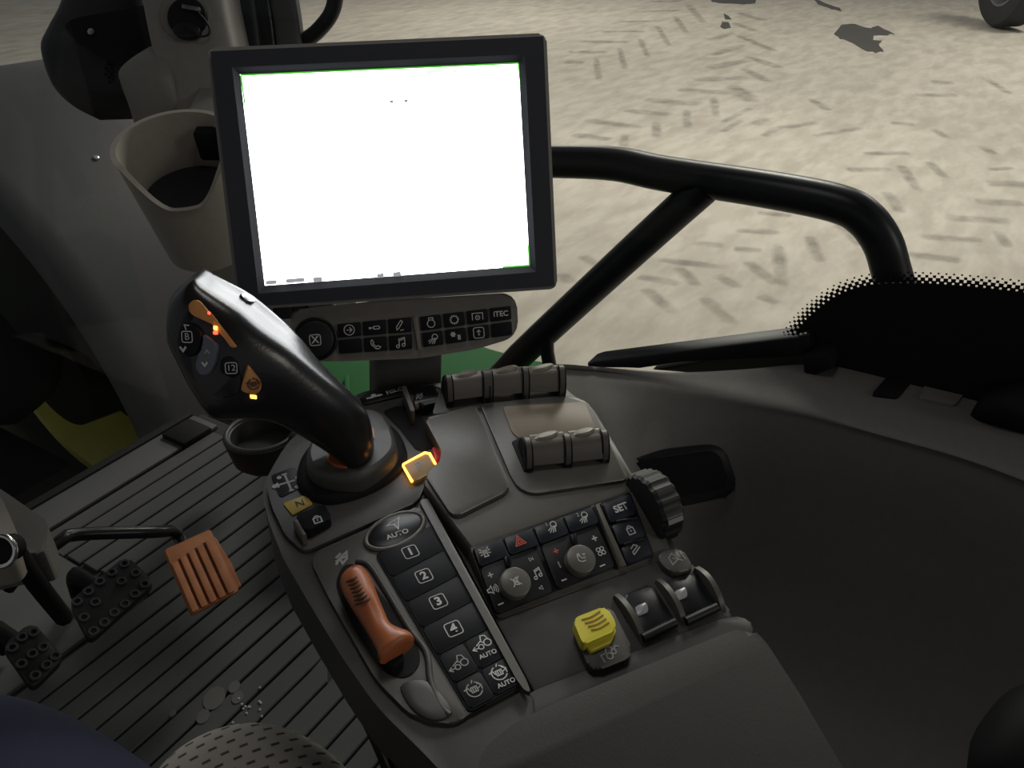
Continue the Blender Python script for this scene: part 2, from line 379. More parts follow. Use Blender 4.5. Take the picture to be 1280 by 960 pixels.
def icon(pl, p, name, size, m='print', parent=None, off=0, rot=0, lw=.10, uv=None, sx=1):
    c = uv or pl.loc(p, off); cr, sr = math.cos(rot), math.sin(rot); w = lw * size / 2
    bm = bmesh.new(); k = 0
    for line in ICON[name]:
        q = [Vector((c[0] + size * (sx * x * cr - y * sr), c[1] + size * (sx * x * sr + y * cr))) for x, y in line]
        closed = (q[0] - q[-1]).length < 1e-7
        if closed: q = q[:-1]
        n = len(q); Lr = []
        for i in range(n):
            a = q[i - 1] if (i or closed) else q[i]; b = q[(i + 1) % n] if (i < n - 1 or closed) else q[i]
            d1 = (q[i] - a); d2 = (b - q[i])
            d1 = d1.normalized() if d1.length > 1e-9 else d2.normalized(); d2 = d2.normalized() if d2.length > 1e-9 else d1
            t = d1 + d2; t = t.normalized() if t.length > 1e-6 else d1
            nn = Vector((-t.y, t.x)); s = w / max(.5, nn.dot(Vector((-d1.y, d1.x))))
            h = .0003 + k * 2e-6
            Lr.append((bm.verts.new(pl.w(*(q[i] + nn * s), off + h)), bm.verts.new(pl.w(*(q[i] - nn * s), off + h))))
        for i in range(n if closed else n - 1):
            a, b = Lr[i], Lr[(i + 1) % n]; bm.faces.new((a[0], a[1], b[1], b[0]))
        k += 1
    for f in bm.faces:
        f.normal_update()
        if f.normal.dot(pl.n) < 0: f.normal_flip()
    me = bpy.data.meshes.new('symbol'); bm.to_mesh(me); bm.free()
    return finish('symbol', me, m, parent, 0)
def text(pl, p, s, size, m='print', parent=None, off=0, rot=0, bold=.0, uv=None, name='lettering'):
    cu = bpy.data.curves.new(name, 'FONT'); cu.body = s; cu.size = size; cu.align_x = 'CENTER'; cu.align_y = 'CENTER'; cu.offset = bold * size
    cu.resolution_u = 3
    to = bpy.data.objects.new(name, cu); me = bpy.data.meshes.new_from_object(to)
    bpy.data.objects.remove(to); bpy.data.curves.remove(cu)
    c = uv or pl.loc(p, off); cr, sr = math.cos(rot), math.sin(rot)
    for v in me.vertices:
        x, y = v.co.x, v.co.y
        v.co = pl.w(c[0] + x * cr - y * sr, c[1] + x * sr + y * cr, off + .0004)
    return finish(name, me, m, parent, 0)
def quad(q, u, v):
    a = Vector(q[0]).lerp(Vector(q[1]), u); b = Vector(q[3]).lerp(Vector(q[2]), u); r = a.lerp(b, v); return (r.x, r.y)
def cell(q, u0, u1, v0, v1): return [quad(q, u0, v0), quad(q, u1, v0), quad(q, u1, v1), quad(q, u0, v1)]
def bvh_of(o):
    o_w = WL[o.name]
    return BVHTree.FromPolygons([v.co + o_w for v in o.data.vertices], [tuple(p.vertices) for p in o.data.polygons])
def hit(bvh, p):
    d = ray(*p).normalized(); r = bvh.ray_cast(CAM, d); return r[0], r[1]
def hitplane(bvh, pxs, ex=None):
    hs = [hit(bvh, p) for p in pxs]; hs = [h for h in hs if h[0] is not None]
    c = sum((h[0] for h in hs), Vector()) / len(hs); n = Vector()
    for h in hs: n += h[1] if h[1].dot(h[0] - CAM) < 0 else -h[1]
    n.normalize()
    ex = ex or (RM @ Vector((1, 0, 0))); ex = (ex - ex.dot(n) * n).normalized()
    return Pl(c, ex, n.cross(ex))

# ================================================================== SETTING
GZ = -1.4
gp = Pl((0, 0, GZ), (1, 0, 0), (0, 1, 0))
bm = bmesh.new(); boxpts(bm, (-12, -14, GZ - .2), (42, 46, GZ))
ground = frombm('ground', bm, 'concrete', None, 0); ground['kind'] = 'structure'
# tyre tread prints on the concrete (pixel -> ground)
MK = []
def zz(ox, oy, s, L):
    for x0, y0, x1, y1, w in L: MK.append((ox + x0 / s, oy + y0 / s, ox + x1 / s, oy + y1 / s, w / s))
zz(720, 0, 4.573, [(345, 68, 600, 60, 16), (245, 125, 500, 120, 16), (140, 182, 400, 180, 14), (30, 238, 300, 242, 16), (-40, 298, 180, 300, 14), (-60, 355, 45, 360, 14),
  (565, 95, 635, 195, 24), (465, 150, 530, 260, 22), (365, 220, 410, 325, 24), (250, 275, 278, 395, 26), (115, 335, 130, 460, 26), (640, 30, 730, 130, 26), (430, 10, 620, 5, 12),
  (760, 232, 900, 190, 16), (780, 318, 960, 255, 20), (755, 392, 980, 345, 22), (670, 458, 985, 445, 26), (585, 512, 890, 535, 20), (395, 570, 720, 598, 20), (280, 632, 550, 660, 18),
  (60, 688, 375, 732, 24), (-20, 770, 200, 800, 24), (900, 490, 1010, 585, 50), (840, 698, 1000, 620, 18), (830, 755, 950, 690, 14), (930, 205, 1140, 295, 18), (985, 325, 1165, 390, 18),
  (960, 395, 1100, 470, 24), (900, 130, 1030, 180, 14), (930, 75, 1080, 120, 14), (635, 630, 635, 735, 34), (790, 560, 800, 670, 36), (460, 700, 460, 790, 40), (280, 770, 270, 840, 40), (1015, 715, 1110, 675, 26), (1070, 780, 1180, 720, 24)])
zz(690, 210, 4.0, [(540, 460, 880, 500, 18), (470, 605, 610, 730, 24), (980, 470, 1120, 585, 22), (1030, 225, 1200, 240, 16), (920, 315, 1140, 325, 18), (910, 405, 1050, 415, 16), (1130, 385, 1150, 590, 26),
  (640, 500, 720, 590, 30), (820, 535, 940, 600, 24), (430, 545, 640, 580, 16), (150, 440, 230, 490, 30), (50, 530, 100, 580, 24), (1040, 640, 1130, 680, 22), (700, 375, 860, 390, 14), (760, 650, 900, 780, 18)])
zz(980, 80, 3.43, [(690, 660, 970, 675, 20), (590, 742, 860, 757, 18), (820, 590, 1029, 600, 22), (870, 512, 1060, 520, 20), (880, 455, 980, 445, 12), (270, 455, 465, 452, 14), (340, 385, 540, 382, 14), (500, 435, 575, 545, 22),
  (440, 550, 500, 640, 24), (620, 420, 690, 490, 20), (130, 310, 330, 275, 14), (0, 275, 140, 250, 14), (530, 815, 760, 845, 20), (840, 350, 905, 390, 16), (570, 135, 740, 135, 12), (860, 60, 970, 130, 16), (460, 255, 560, 260, 12), (640, 280, 700, 320, 16), (240, 690, 330, 780, 22), (110, 740, 150, 850, 26), (920, 720, 960, 790, 22), (110, 150, 190, 200, 18), (630, 78, 730, 82, 12)])
bm = bmesh.new(); FADE = []
for i, (x0, y0, x1, y1, w) in enumerate(MK):
    a = on_z((x0, y0), GZ); b = on_z((x1, y1), GZ); mid = on_z(((x0 + x1) / 2, (y0 + y1) / 2), GZ)
    dx, dy = x1 - x0, y1 - y0; l = math.hypot(dx, dy) or 1
    e = on_z(((x0 + x1) / 2 - dy / l * w / 2, (y0 + y1) / 2 + dx / l * w / 2), GZ) - mid
    h = .003 + (i % 7) * .0006
    d = b - a; s = e; s = s - d * (s.dot(d) / d.dot(d)); s = s.normalized() * min(max(s.length * 1.35, .05), .14)
    rows = []
    for t, k, fd_ in ((-.04, .6, 0), (.06, 1, .8), (.3, 1.1, 1), (.6, 1.05, .9), (.92, 1, .75), (1.04, .6, 0)):
        p = a + d * t + Vector((0, 0, h)); q = s * 1.25 * k * random.uniform(.85, 1.1)
        rows.append([bm.verts.new(p + q), bm.verts.new(p + q * .35), bm.verts.new(p - q * .35), bm.verts.new(p - q)]); FADE += [0, fd_, fd_, 0]
    for r0, r1 in zip(rows, rows[1:]):
        for j in range(3):
            f = bm.faces.new((r0[j], r0[j + 1], r1[j + 1], r1[j])); f.normal_update()
            if f.normal.z < 0: f.normal_flip()
me = bpy.data.meshes.new('tread_marks'); bm.to_mesh(me); bm.free()
fa = me.attributes.new('fade', 'FLOAT', 'POINT')
for i, v in enumerate(FADE): fa.data[i].value = v
finish('tread_marks', me, 'tread_print', ground, 0, 'stuff')
def stain(pts, jit=1.0, sub=5):
    random.seed(len(pts)); P = []
    for i in range(len(pts)):
        a = Vector(pts[i]); b = Vector(pts[(i + 1) % len(pts)])
        for k in range(sub):
            q = a.lerp(b, k / sub); P.append((q.x + random.uniform(-jit, jit), q.y + random.uniform(-jit, jit) * .6))
    pprism('stain', gp, P, .001, .006, 'stain', ground)
stain([(1043, 42), (1052, 31), (1068, 30), (1088, 35), (1098, 32), (1118, 42), (1104, 44), (1092, 44), (1090, 50), (1104, 51), (1098, 55), (1104, 64), (1096, 66), (1078, 62), (1064, 52), (1050, 48)], 1.4, 3)
stain([(900, 33), (903, 27), (911, 28), (914, 34), (906, 36)], .6, 3)
stain([(905, 17), (911, 20), (914, 24), (907, 24)], .5, 2)
stain([(885, -6), (946, -6), (944, 4), (930, 5), (905, 4), (890, 2)], .7, 4)
stain([(1014, -6), (1030, 3), (1050, 10), (1052, 14), (1040, 11), (1022, 5)], .7, 3)

# ---- cab floor with ribbed rubber mat
floor = structure('floor', (.3, .5, 0))
box('floor_plate', (-.55, -.9, -.05), (.90, 1.352, -.007), 'mat_base', floor)
fp = Pl((0, 0, 0), (1, 0, 0), (0, 1, 0))
box('front_sill', (-.55, 1.278, -.007), (.88, 1.352, .002), 'mat_rubber', floor, .003)
ys = [1.2715, 1.233]
while ys[-1] > .98: ys.append(ys[-1] - .0397)
while ys[-1] > .3: ys.append(ys[-1] - .0352)
for k in range(len(ys) - 1):
    y1, y0 = ys[k] - .0022, ys[k + 1] + .0022
    xr = .86 if y1 > .68 else .545 - max(0, .60 - y1) * .3
    xl = -.5 if y1 < 1.0 else .49 - (y1 - 1.1) * .1
    bm = bmesh.new()
    pts = [(xl, y0), (xr, y0), (xr, y1), (xl, y1)] if y1 > .68 else [(xl, y0), (xr - .028, y0), (xr, y0 + .026), (xr, y1 + .004), (xr - .03, y1), (xl, y1)]
    prism_bm(bm, fp, pts, -.008, 0, .0015, 1)
    frombm('mat_rib', bm, 'mat_rubber', floor, 20)
# side border of the mat beside the console
prism('mat_border', fp, [(.56, .30), (.87, .30), (.87, .672), (.60, .672), (.556, .62)], -.008, .001, 'mat_rubber', floor, 0, .001)
# smooth plate at the left where the ribs stop
prism('smooth_plate', fp, [(-.5, 1.005), (.475, 1.005), (.475, 1.272), (-.5, 1.272)], -.008, .0005, 'mat_rubber', floor, .02, .001)
# dried mud spots and water drops
for (px, py, r) in ((268, 873, .020), (293, 859, .011), (254, 896, .012), (297, 872, .011), (216, 892, .006)):
    c = on_z((px, py), 0); prism('mud_spot', fp, roundpoly(disc_pts((c.x, c.y), r, 9, r * .75, .6), .004), .0, .0012, 'dirt', floor)
for i in range(14):
    c = on_z((312 + random.gauss(0, 14), 886 + random.gauss(0, 10)), 0)
    disc('water_drop', fp, (c.x, c.y), .0016, 0, .0022, 'droplet', floor, 8, bev=.0008)

# ---- windows
window_1 = structure('window_1', (.87, .3, .6), 'right side window')
box('pane', (.868, -.75, -.02), (.873, 1.22, 1.45), 'glass', window_1)
wp = Pl((.866, 0, 0), (0, -1, 0), (0, 0, 1))         # faces the driver
top = [(990, 424), (1000, 408), (1018, 390), (1042, 372), (1070, 360), (1105, 354), (1150, 354), (1200, 357), (1250, 362), (1300, 368), (1380, 380)]
T2 = [(v.x, v.y) for v in crom([Vector((*p, 0)) for p in top], 4)]
T3 = [wp.loc(p) for p in T2]; T3 = T3 + [(T3[-1][0] + .10, T3[-1][1] - .006), (.74, T3[-1][1] - .02)]
prism('black_border', wp, [wp.loc((975, 440))] + T3 + [(.74, .40)] + wp.locs([(1380, 600), (975, 520)]), -.001, .001, 'black_matte', window_1, smooth=0)
bm = bmesh.new()
acc = 0; pitch = .0068
rows = []
for i in range(len(T3) - 1):
    a = Vector(T3[i]); b = Vector(T3[i + 1]); L = (b - a).length; n = Vector((-(b - a).y, (b - a).x)).normalized()
    if n.y < 0: n = -n
    while acc < L:
        p = a.lerp(b, acc / L); rows.append((p, n)); acc += pitch
    acc -= L
for i, (p, n) in enumerate(rows):
    t = Vector((n.y, -n.x))
    for r, s in ((.0012, .0024), (.0046, .0021), (.0080, .0014), (.0114, .0009)):
        q = p + n * r + t * (pitch / 2 if round(r * 1000) in (5, 11) else 0)
        f = [bm.verts.new(wp.w(*(q + t * x * s + n * y * s), .0011)) for x, y in ((-1, -1), (1, -1), (1, 1), (-1, 1))]
        bm.faces.new(f)
frombm('border_dots', bm, 'black_matte', window_1, 0, 'stuff')
# black lower frame bar of the right window
fr = Pl((.862, 0, 0), (0, -1, 0), (0, 0, 1))
pprism('lower_frame', fr, [(733, 455), (742, 452), (1000, 421), (1012, 428), (1012, 446), (1000, 441), (852, 452), (800, 460), (735, 461)], -.02, .012, 'rail', window_1, bev=.006)
pprism('frame_seal', fr, [(998, 420), (1012, 418), (1014, 436), (998, 438)], -.001, .016, 'black_gloss', window_1, bev=.003)
pprism('inner_shelf_strip', fr, [(815, 463), (880, 452), (1000, 440), (1012, 440), (1012, 469), (1000, 468), (880, 468)], -.022, .006, 'console_dark', window_1, bev=.003)
pprism('frame_block', fr, [(1003, 448), (1036, 444), (1040, 462), (1020, 470), (1004, 470)], -.01, .03, 'black_matte', window_1, bev=.004)

box('corner_block', (.79, 1.27, -.008), (.86, 1.34, .012), 'black_matte', floor, .005)
window_2 = structure('window_2', (.1, 1.355, .6), 'front windscreen')
box('pane', (-.62, 1.356, -.02), (.84, 1.361, 1.45), 'glass', window_2)
box('lower_seal', (-.62, 1.352, -.03), (.88, 1.372, .006), 'black_matte', window_2, .003)

# ---- front corner pillar (beige) and the black door seal next to it
RECT = [(-1, 0), (-.97, .6), (-.75, .92), (0, 1), (.75, .92), (.97, .6), (1, 0), (.95, -.8), (0, -1), (-.95, -.8)]
trim_1 = structure('trim_1', at((250, 200), 1.27), 'beige front corner pillar')
pil = loft('pillar_cover', [px_section(L, R, t, h, RECT) for L, R, t, h in (
    ((165, -120), (275, -130), 1.24, .05), ((186, 0), (290, -8), 1.235, .05), ((203, 80), (306, 70), 1.235, .05), ((222, 140), (318, 132), 1.24, .045),
    ((240, 240), (330, 232), 1.28, .04), ((258, 345), (336, 338), 1.33, .035), ((272, 440), (335, 434), 1.42, .03), ((285, 520), (330, 515), 1.50, .03))], 'pillar', trim_1, 50)
pb = bvh_of(pil)
# grey corner block at the pillar's flank
loft('flank_block', [px_section(L, R, t, h, RECT) for L, R, t, h in (
    ((192, 58), (214, 58), 1.235, .02), ((172, 72), (222, 70), 1.225, .035), ((157, 88), (226, 84), 1.22, .04), ((160, 105), (230, 102), 1.22, .042), ((172, 140), (240, 138), 1.235, .04), ((182, 185), (246, 182), 1.26, .035))], 'beige_dark', trim_1, 50)
# power socket with cap and strap
sp = hitplane(pb, [(225, 30), (240, 20), (250, 40)])
c = sp.loc((232, 20)); disc('socket_recess', sp, c, .036, -.004, .0022, 'beige_dark', trim_1, bev=.002)
c = sp.loc((236, 24)); so = disc('socket', sp, c, .028, -.01, .010, 'black_matte', trim_1, bev=.003)
c = sp.loc((233, 38), .012); disc('socket_cap', sp, c, .019, .004, .014, 'black', trim_1, ry=.011, bev=.002)
pprism('socket_tab', sp, [(227, 5), (250, 9), (249, 14), (227, 10)], .008, .016, 'steel', trim_1, r=.002, bev=.001)
tube('cap_strap', [sp.w(*sp.loc(p), .014) for p in ((238, 40), (248, 48), (258, 51), (266, 47), (265, 38), (258, 28), (250, 20))], .0016, 'black', trim_1, 6)
trim_2 = structure('trim_2', at((330, 40), 1.2), 'black door frame strips beside the pillar')
for (xa, xb, o, m) in ((289, 318, 1.30, 'black'), (317, 338, 1.31, 'black_gloss'), (337, 370, 1.30, 'console_dark')):
    loft('seal_strip', [px_section((xa + dx, y), (xb + dx, y - 2), o + dt, .012, RECT) for dx, y, dt in ((-22, -120, -.02), (2, 0, 0), (10, 60, .01), (30, 200, .04), (50, 400, .12))], m, trim_2, 50, 2)
box('roof_front', (-.8, 1.30, 1.42), (.92, 1.42, 1.52), 'beige_dark', trim_2)

# ---- grey side trim (wall_right): ledge under the window, scooped wall below it
wall_right = structure('wall_right', (.75, .1, .3), 'dark grey moulded trim under the right window')
ZL = .48
crest = [(640, 476), (690, 462), (740, 465), (800, 475), (850, 485), (930, 499), (1010, 513), (1100, 537), (1196, 563), (1290, 596), (1400, 642), (1560, 722)]
back = [(642, 472), (691, 459.5), (738, 461), (800, 466), (850, 468), (930, 464), (1010, 458), (1100, 464), (1190, 475), (1290, 491), (1400, 514), (1560, 570)]
wallp = [(.004, -.010), (.010, -.05), (.020, -.13), (.05, -.22), (.12, -.29), (.25, -.33), (.45, -.34)]
frontp = [(.02, -.004), (.07, -.020), (.13, -.055), (.19, -.11), (.24, -.19), (.31, -.29), (.45, -.34)]
colsP = []
for i in range(len(crest)):
    cp = on_z(crest[i], ZL); bp = on_z(back[i], ZL + .004)
    k = max(0, min(1, (i - 2) / 3.0)); dirn = Vector((-.75, -.66, 0)).lerp(Vector((-1, -.1, 0)), k).normalized()
    col = [bp + Vector((.006, 0, -.14)), bp + Vector((.003, 0, -.02)), bp, cp.lerp(bp, .5) + Vector((0, 0, .002)), cp]
    for (a, b), (c2, d) in zip(frontp, wallp):
        u = a + (c2 - a) * k; w = b + (d - b) * k
        col.append(cp + dirn * u + Vector((0, 0, w)))
    colsP.append(col)
for e in (.2, .45): colsP.append([p + Vector((0, -e, 0)) for p in colsP[11]])
dense = [crom(c, 5) for c in colsP]
gridc = [crom([d[j] for d in dense], 5) for j in range(len(dense[0]))]
bm = bmesh.new(); V = [[bm.verts.new(p) for p in r] for r in gridc]
for j in range(len(V) - 1):
    for i in range(len(V[0]) - 1): bm.faces.new((V[j][i], V[j][i + 1], V[j + 1][i + 1], V[j + 1][i]))
trim = frombm('moulded_trim', bm, 'side_trim', wall_right, 60)
tb = bvh_of(trim)
sm = trim.modifiers.new('thickness', 'SOLIDIFY'); sm.thickness = .004; sm.offset = 0
# black storage hatch in the scooped wall
hp = hitplane(tb, [(800, 580), (850, 575), (900, 570), (860, 610), (900, 600), (850, 600)])
hm = pprism('hatch_frame', hp, [(782, 580), (790, 574), (893, 557), (907, 562), (922, 606), (915, 620), (850, 634), (800, 628)], -.012, .010, 'black', wall_right, r=.012, bev=.004)
pprism('hatch_lid', hp, [(790, 582), (800, 577), (890, 564), (900, 569), (911, 602), (905, 610), (845, 622), (806, 616)], .0095, .0125, 'black_matte', hm, r=.010, bev=.0015)
pprism('hatch_rim', hp, [(900, 556), (910, 560), (926, 606), (918, 622), (905, 626), (915, 608)], -.012, .003, 'side_trim', hm, r=.006, bev=.002)
# two plates on the ledge
for nm, q, m in (('ledge_cap', [(1110, 469), (1146, 470), (1122, 496), (1090, 492)], 'black_matte'), ('ledge_plate', [(1160, 474), (1212, 484), (1194, 506), (1148, 497)], 'side_trim')):
    lp = hitplane(tb, q + [((q[0][0] + q[2][0]) / 2, (q[0][1] + q[2][1]) / 2)])
    pprism(nm, lp, q, -.004, .0045, m, wall_right, r=.004, bev=.0015)
# dark rounded handle housing on the ledge
loft('handle_housing', [px_section(L, R, t, h, OVAL) for L, R, t, h in (
    ((1212, 520), (1218, 508), .84, .012), ((1222, 530), (1232, 492), .84, .03), ((1255, 540), (1262, 480), .835, .045), ((1300, 556), (1300, 472), .83, .05), ((1360, 572), (1360, 480), .82, .05))], 'black_matte', wall_right, 60)
loft('dark_bolster', [px_section(L, R, t, h, OVAL) for L, R, t, h in (
    ((1205, 985), (1212, 930), .62, .02), ((1216, 1000), (1226, 905), .62, .04), ((1260, 1030), (1262, 868), .62, .06), ((1330, 1080), (1330, 840), .62, .07))], 'black_matte', wall_right, 60)
# ---- cab roof and rear, out of view, closing the cab
ceiling = structure('ceiling', (0, .3, 1.5))
box('roof_panel', (-.95, -1.0, 1.50), (.95, 1.45, 1.56), 'beige_dark', ceiling)
wall_back = structure('wall_back', (0, -1, .3))
box('rear_panel', (-.9, -1.0, -.05), (.9, -.95, .55), 'side_trim', wall_back)

# ================================================================== OUTSIDE
# handrail: main bent tube, diagonal brace, short strut
RX = 1.0
hr = thing('handrail', on_x((900, 440), RX), 'bent black steel handrail tube with a diagonal brace outside the side window', 'handrail')
tube('top_tube', [on_x(p, RX) for p in ((430, 330), (452, 240), (500, 210), (600, 203), (700, 202), (770, 205), (830, 217), (960, 237), (1045, 254), (1080, 272), (1103, 303), (1115, 342), (1127, 378), (1148, 410), (1180, 430))], [.0225] * 12 + [.0225, .024, .026], 'rail', hr, 16)
tube('brace', [on_x(p, RX) for p in ((882, 232), (800, 306), (672, 424), (640, 455), (600, 500))], .0225, 'rail', hr, 16, 2)
tube('strut', [on_x(p, RX - .01) for p in ((684, 420), (684, 440), (690, 470))], .011, 'rail', hr, 10, 2)
# green body panel below the front corner of the window
gb = thing('body_panel', on_z((560, 470), .16), 'green painted tractor body panel below the side window', 'panel')
g1 = Pl((1.0, .7, .16), (1, 0, 0), (0, 1, 0))
pprism('top_sheet', g1, [(395, 440), (520, 418), (604, 432), (660, 452), (735, 459), (735, 560), (380, 560)], -.05, 0, 'green', gb, bev=.006)
pprism('fold', g1, [(430, 470), (436, 468), (440, 520), (433, 520)], -.001, .008, 'green', gb, bev=.002)
# front wheel and fender seen through the windscreen
WC = Vector((1.52, 2.70, -.50))
def wheel(name, c, R, rim, w, label, mt, mr, ax=Vector((1, 0, 0)), lugs=True):
    t = thing(name, c - Vector((0, 0, R)), label, 'wheel'); up = Vector((0, 0, 1)); fw = up.cross(ax)
    def rev(nm, prof, m, n=64):
        bm = bmesh.new(); rows = []
        for i in range(n):
            a = 2 * math.pi * i / n; d = fw * math.cos(a) + up * math.sin(a)
            rows.append([bm.verts.new(c + ax * x + d * r) for x, r in prof])
        k = len(prof)
        for i in range(n):
            for j in range(k): bm.faces.new((rows[i][j], rows[(i + 1) % n][j], rows[(i + 1) % n][(j + 1) % k], rows[i][(j + 1) % k]))
        return frombm(nm, bm, m, t, 40)
    h = w / 2
    rev('tyre', [(-h * .75, rim), (-h, rim + (R - rim) * .35), (-h * .98, R * .93), (-h * .8, R * .97), (h * .8, R * .97), (h * .98, R * .93), (h, rim + (R - rim) * .35), (h * .75, rim)], mt)
    rev('rim', [(-h * .86, rim + .035), (-h * .86, rim), (-h * .7, rim - .02), (h * .1, rim - .09), (h * .7, rim - .04), (h * .86, rim), (h * .86, rim + .035), (h * .1, rim - .02)], mr)
    rev('wheel_disc', [(h * .05, rim - .08), (h * .15, rim * .55), (h * .15, .02), (h * .25, .02), (h * .25, rim * .55), (h * .12, rim - .07)], 'black_matte', 40)
    rev('hub', [(-h * 1.1, .02), (-h * 1.1, rim * .44), (-h * .2, rim * .50), (h * .2, rim * .45), (h * .2, .02)], 'black_matte', 32)
    if lugs:
        for i in range(22):
            for s in (-1, 1):
                a = 2 * math.pi * (i + (.5 if s > 0 else 0)) / 22; bm = bmesh.new()
                q = []
                for x, da in ((.02, 0), (.98, .16)):
                    for e in (-.028, .028):
                        for rr in (R * .95, R):
                            aa = a + da + e; d = fw * math.cos(aa) + up * math.sin(aa); q.append(bm.verts.new(c + ax * (s * h * x) + d * rr))
                for f in ((0, 1, 3, 2), (4, 6, 7, 5), (0, 4, 5, 1), (2, 3, 7, 6), (1, 5, 7, 3), (0, 2, 6, 4)): bm.faces.new([q[k] for k in f])
                frombm('tread_lug', bm, mt, t, 0)
    return t
wheel('tractor_wheel', WC, .90, .455, .46, 'tractor front wheel with yellow rim behind the windscreen under a grey fender', 'tyre', 'wheel_yellow')
fd = thing('front_fender', WC + Vector((-.1, -.9, 0)), 'dark grey plastic fender curving over the front wheel beyond the windscreen', 'fender')
bm = bmesh.new(); rows = []
for i in range(43):
    dg = 42 + 126 * i / 42; a = math.radians(dg); d = Vector((0, math.cos(a), math.sin(a)))
    ri = .60 + .33 * max(0, min(1, (dg - 140) / 14))
    rows.append([bm.verts.new(Vector((x, WC.y, WC.z)) + d * r) for x, r in ((.995, .93), (.997, .955), (1.02, .975), (1.08, .985), (1.45, .992), (1.82, .985), (1.86, .94), (1.82, .965), (1.45, .972), (1.08, .965), (1.02, .95), (1.005, .93))])
for a, b in zip(rows, rows[1:]):
    for j in range(len(a)): bm.faces.new((a[j], a[(j + 1) % len(a)], b[(j + 1) % len(a)], b[j]))
bm.faces.new(rows[0]); bm.faces.new(rows[-1])
lb = bmesh.new(); lr = []
for i in range(43):
    dg = 42 + 112 * i / 42; a = math.radians(dg); d = Vector((0, math.cos(a), math.sin(a))); ri = .60 + .30 * max(0, min(1, (dg - 138) / 14))
    lr.append([lb.verts.new(Vector((x, WC.y, WC.z)) + d * r) for x, r in ((1.0, ri), (1.0, .935), (1.008, .935), (1.008, ri))])
for a, b in zip(lr, lr[1:]):
    for j in range(4): lb.faces.new((a[j], a[(j + 1) % 4], b[(j + 1) % 4], b[j]))
lb.faces.new(lr[0]); lb.faces.new(lr[-1]); frombm('shaded_flange', lb, 'black_matte', fd, 40)  # fender's inner flange, its shade put into the colour as black
fo = frombm('fender_shell', bm, 'fender', fd, 50); fb = bvh_of(fo)
fpn = hitplane(fb, [(118, 196), (124, 200), (120, 202)])
disc('bolt', fpn, fpn.loc((120, 198)), .008, -.002, .006, 'chrome', fd, 10, bev=.002)
tube('fender_bracket', [Vector((1.25, 2.2, .30)), Vector((1.25, 2.35, -.1)), Vector((1.3, 2.6, -.35))], .03, 'black_matte', fd, 8, 3)
ax_ = thing('front_axle', Vector((.6, 2.65, -1.1)), 'black front axle beam beside the yellow front wheel rim', 'axle')
box('axle_beam', (-.2, 2.2, -1.08), (1.02, 3.5, -.52), 'black_matte', ax_, .05)
loft('steering_knuckle', [px_section(L, R, 2.6, h, OVAL) for L, R, h in (((-60, 300), (-5, 300), .03), ((-80, 345), (32, 345), .07), ((-80, 405), (72, 408), .09), ((-80, 465), (74, 472), .09), ((-60, 505), (52, 504), .07), ((-40, 535), (20, 530), .03))], 'black_matte', ax_, 50)
box('axle_end', (1.02, 2.5, -1.12), (1.24, 3.0, -.90), 'black_matte', ax_, .04)
tube('steering_rod', [Vector((.3, 2.16, -.8)), Vector((1.1, 2.24, -.82))], .025, 'black_matte', ax_, 8, 1)
# black lamp housing between windscreen and pillar
lh = thing('lamp_housing', at((130, 150), 1.5), 'rounded black plastic housing with a recessed top beside the beige pillar', 'housing')
shell = loft('shell', [px_section(L, R, t, h, RECT) for L, R, t, h in (
    ((92, -60), (190, -80), 1.45, .05), ((88, -2), (196, -8), 1.45, .06), ((72, 34), (204, 30), 1.45, .065), ((65, 60), (212, 60), 1.45, .07), ((78, 105), (212, 105), 1.46, .065), ((100, 132), (208, 130), 1.47, .05), ((130, 150), (196, 148), 1.49, .03))], 'black', lh, 50)
sb = bvh_of(shell); s2 = hitplane(sb, [(120, 45), (150, 60), (110, 60)])
pprism('recessed_panel', s2, [(78, 30), (95, 22), (190, 5), (198, 58), (160, 82), (140, 78), (105, 58), (88, 45)], .004, .007, 'black_matte', lh, r=.012, bev=.002)
s3 = hitplane(sb, [(138, 82), (142, 90), (136, 96)])
for i, (x, y) in enumerate([(136, 80), (139, 85), (135, 89), (139, 93), (136, 97), (141, 99), (132, 85), (141, 81), (137, 103), (142, 89), (132, 93), (142, 95)]):
    disc('dot', s3, s3.loc((x, y)), .0022 if i % 3 else .003, -.002, .002, 'black_matte', lh, 8)
c = s2.loc((117, 43)); disc('screw', s2, c, .006, .005, .011, 'steel', lh, 10, bev=.002)
cb = tube('cable', [at(p, 1.43) for p in ((84, 22), (90, 5), (96, -20), (104, -60))], .004, 'rubber', lh, 8)
# mirror arm tube at the top
ma = tube('mirror_arm', [on_x(p, 1.02) for p in ((424, -60), (420, -10), (416, 12), (405, 30), (385, 48), (350, 62))], .012, 'rail', None, 12)
tag(ma, 'curved black mirror arm tube outside beyond the top edge of the monitor', 'mirror arm')
# far implement wheel
wheel('implement_wheel', on_z((1252, 35), GZ) + Vector((.0, .0, .95)), .95, .55, .45, 'dark tyred implement wheel standing far off on the concrete', 'tyre', 'steel', Vector((.5, -.86, 0)).normalized(), False)

# ================================================================== ARMREST CONSOLE
H = .40                                                    # console deck lies about 0.4 m below the camera
HD = 30
hinge = on_z((650, 862), CAM.z - .412)
P1 = tilted(hinge + Vector((0, 0, .001)), HD, 9)           # left switch deck
P2 = tilted(hinge + Vector((0, 0, .004)), HD, 12)          # right deck
e3 = P2.loc((588, 684)); P3 = tilted(P2.w(*e3), HD, 27)    # dial panel, sloping down to the rear
e4 = P3.loc((622, 773)); P4 = tilted(P3.w(*e4) - Vector((0, 0, .006)), HD, 12)   # rear switch tray
con = thing('armrest_console', hinge - Vector((0, 0, .12)), 'dark grey armrest control console with switches, dials and padded rear', 'console')

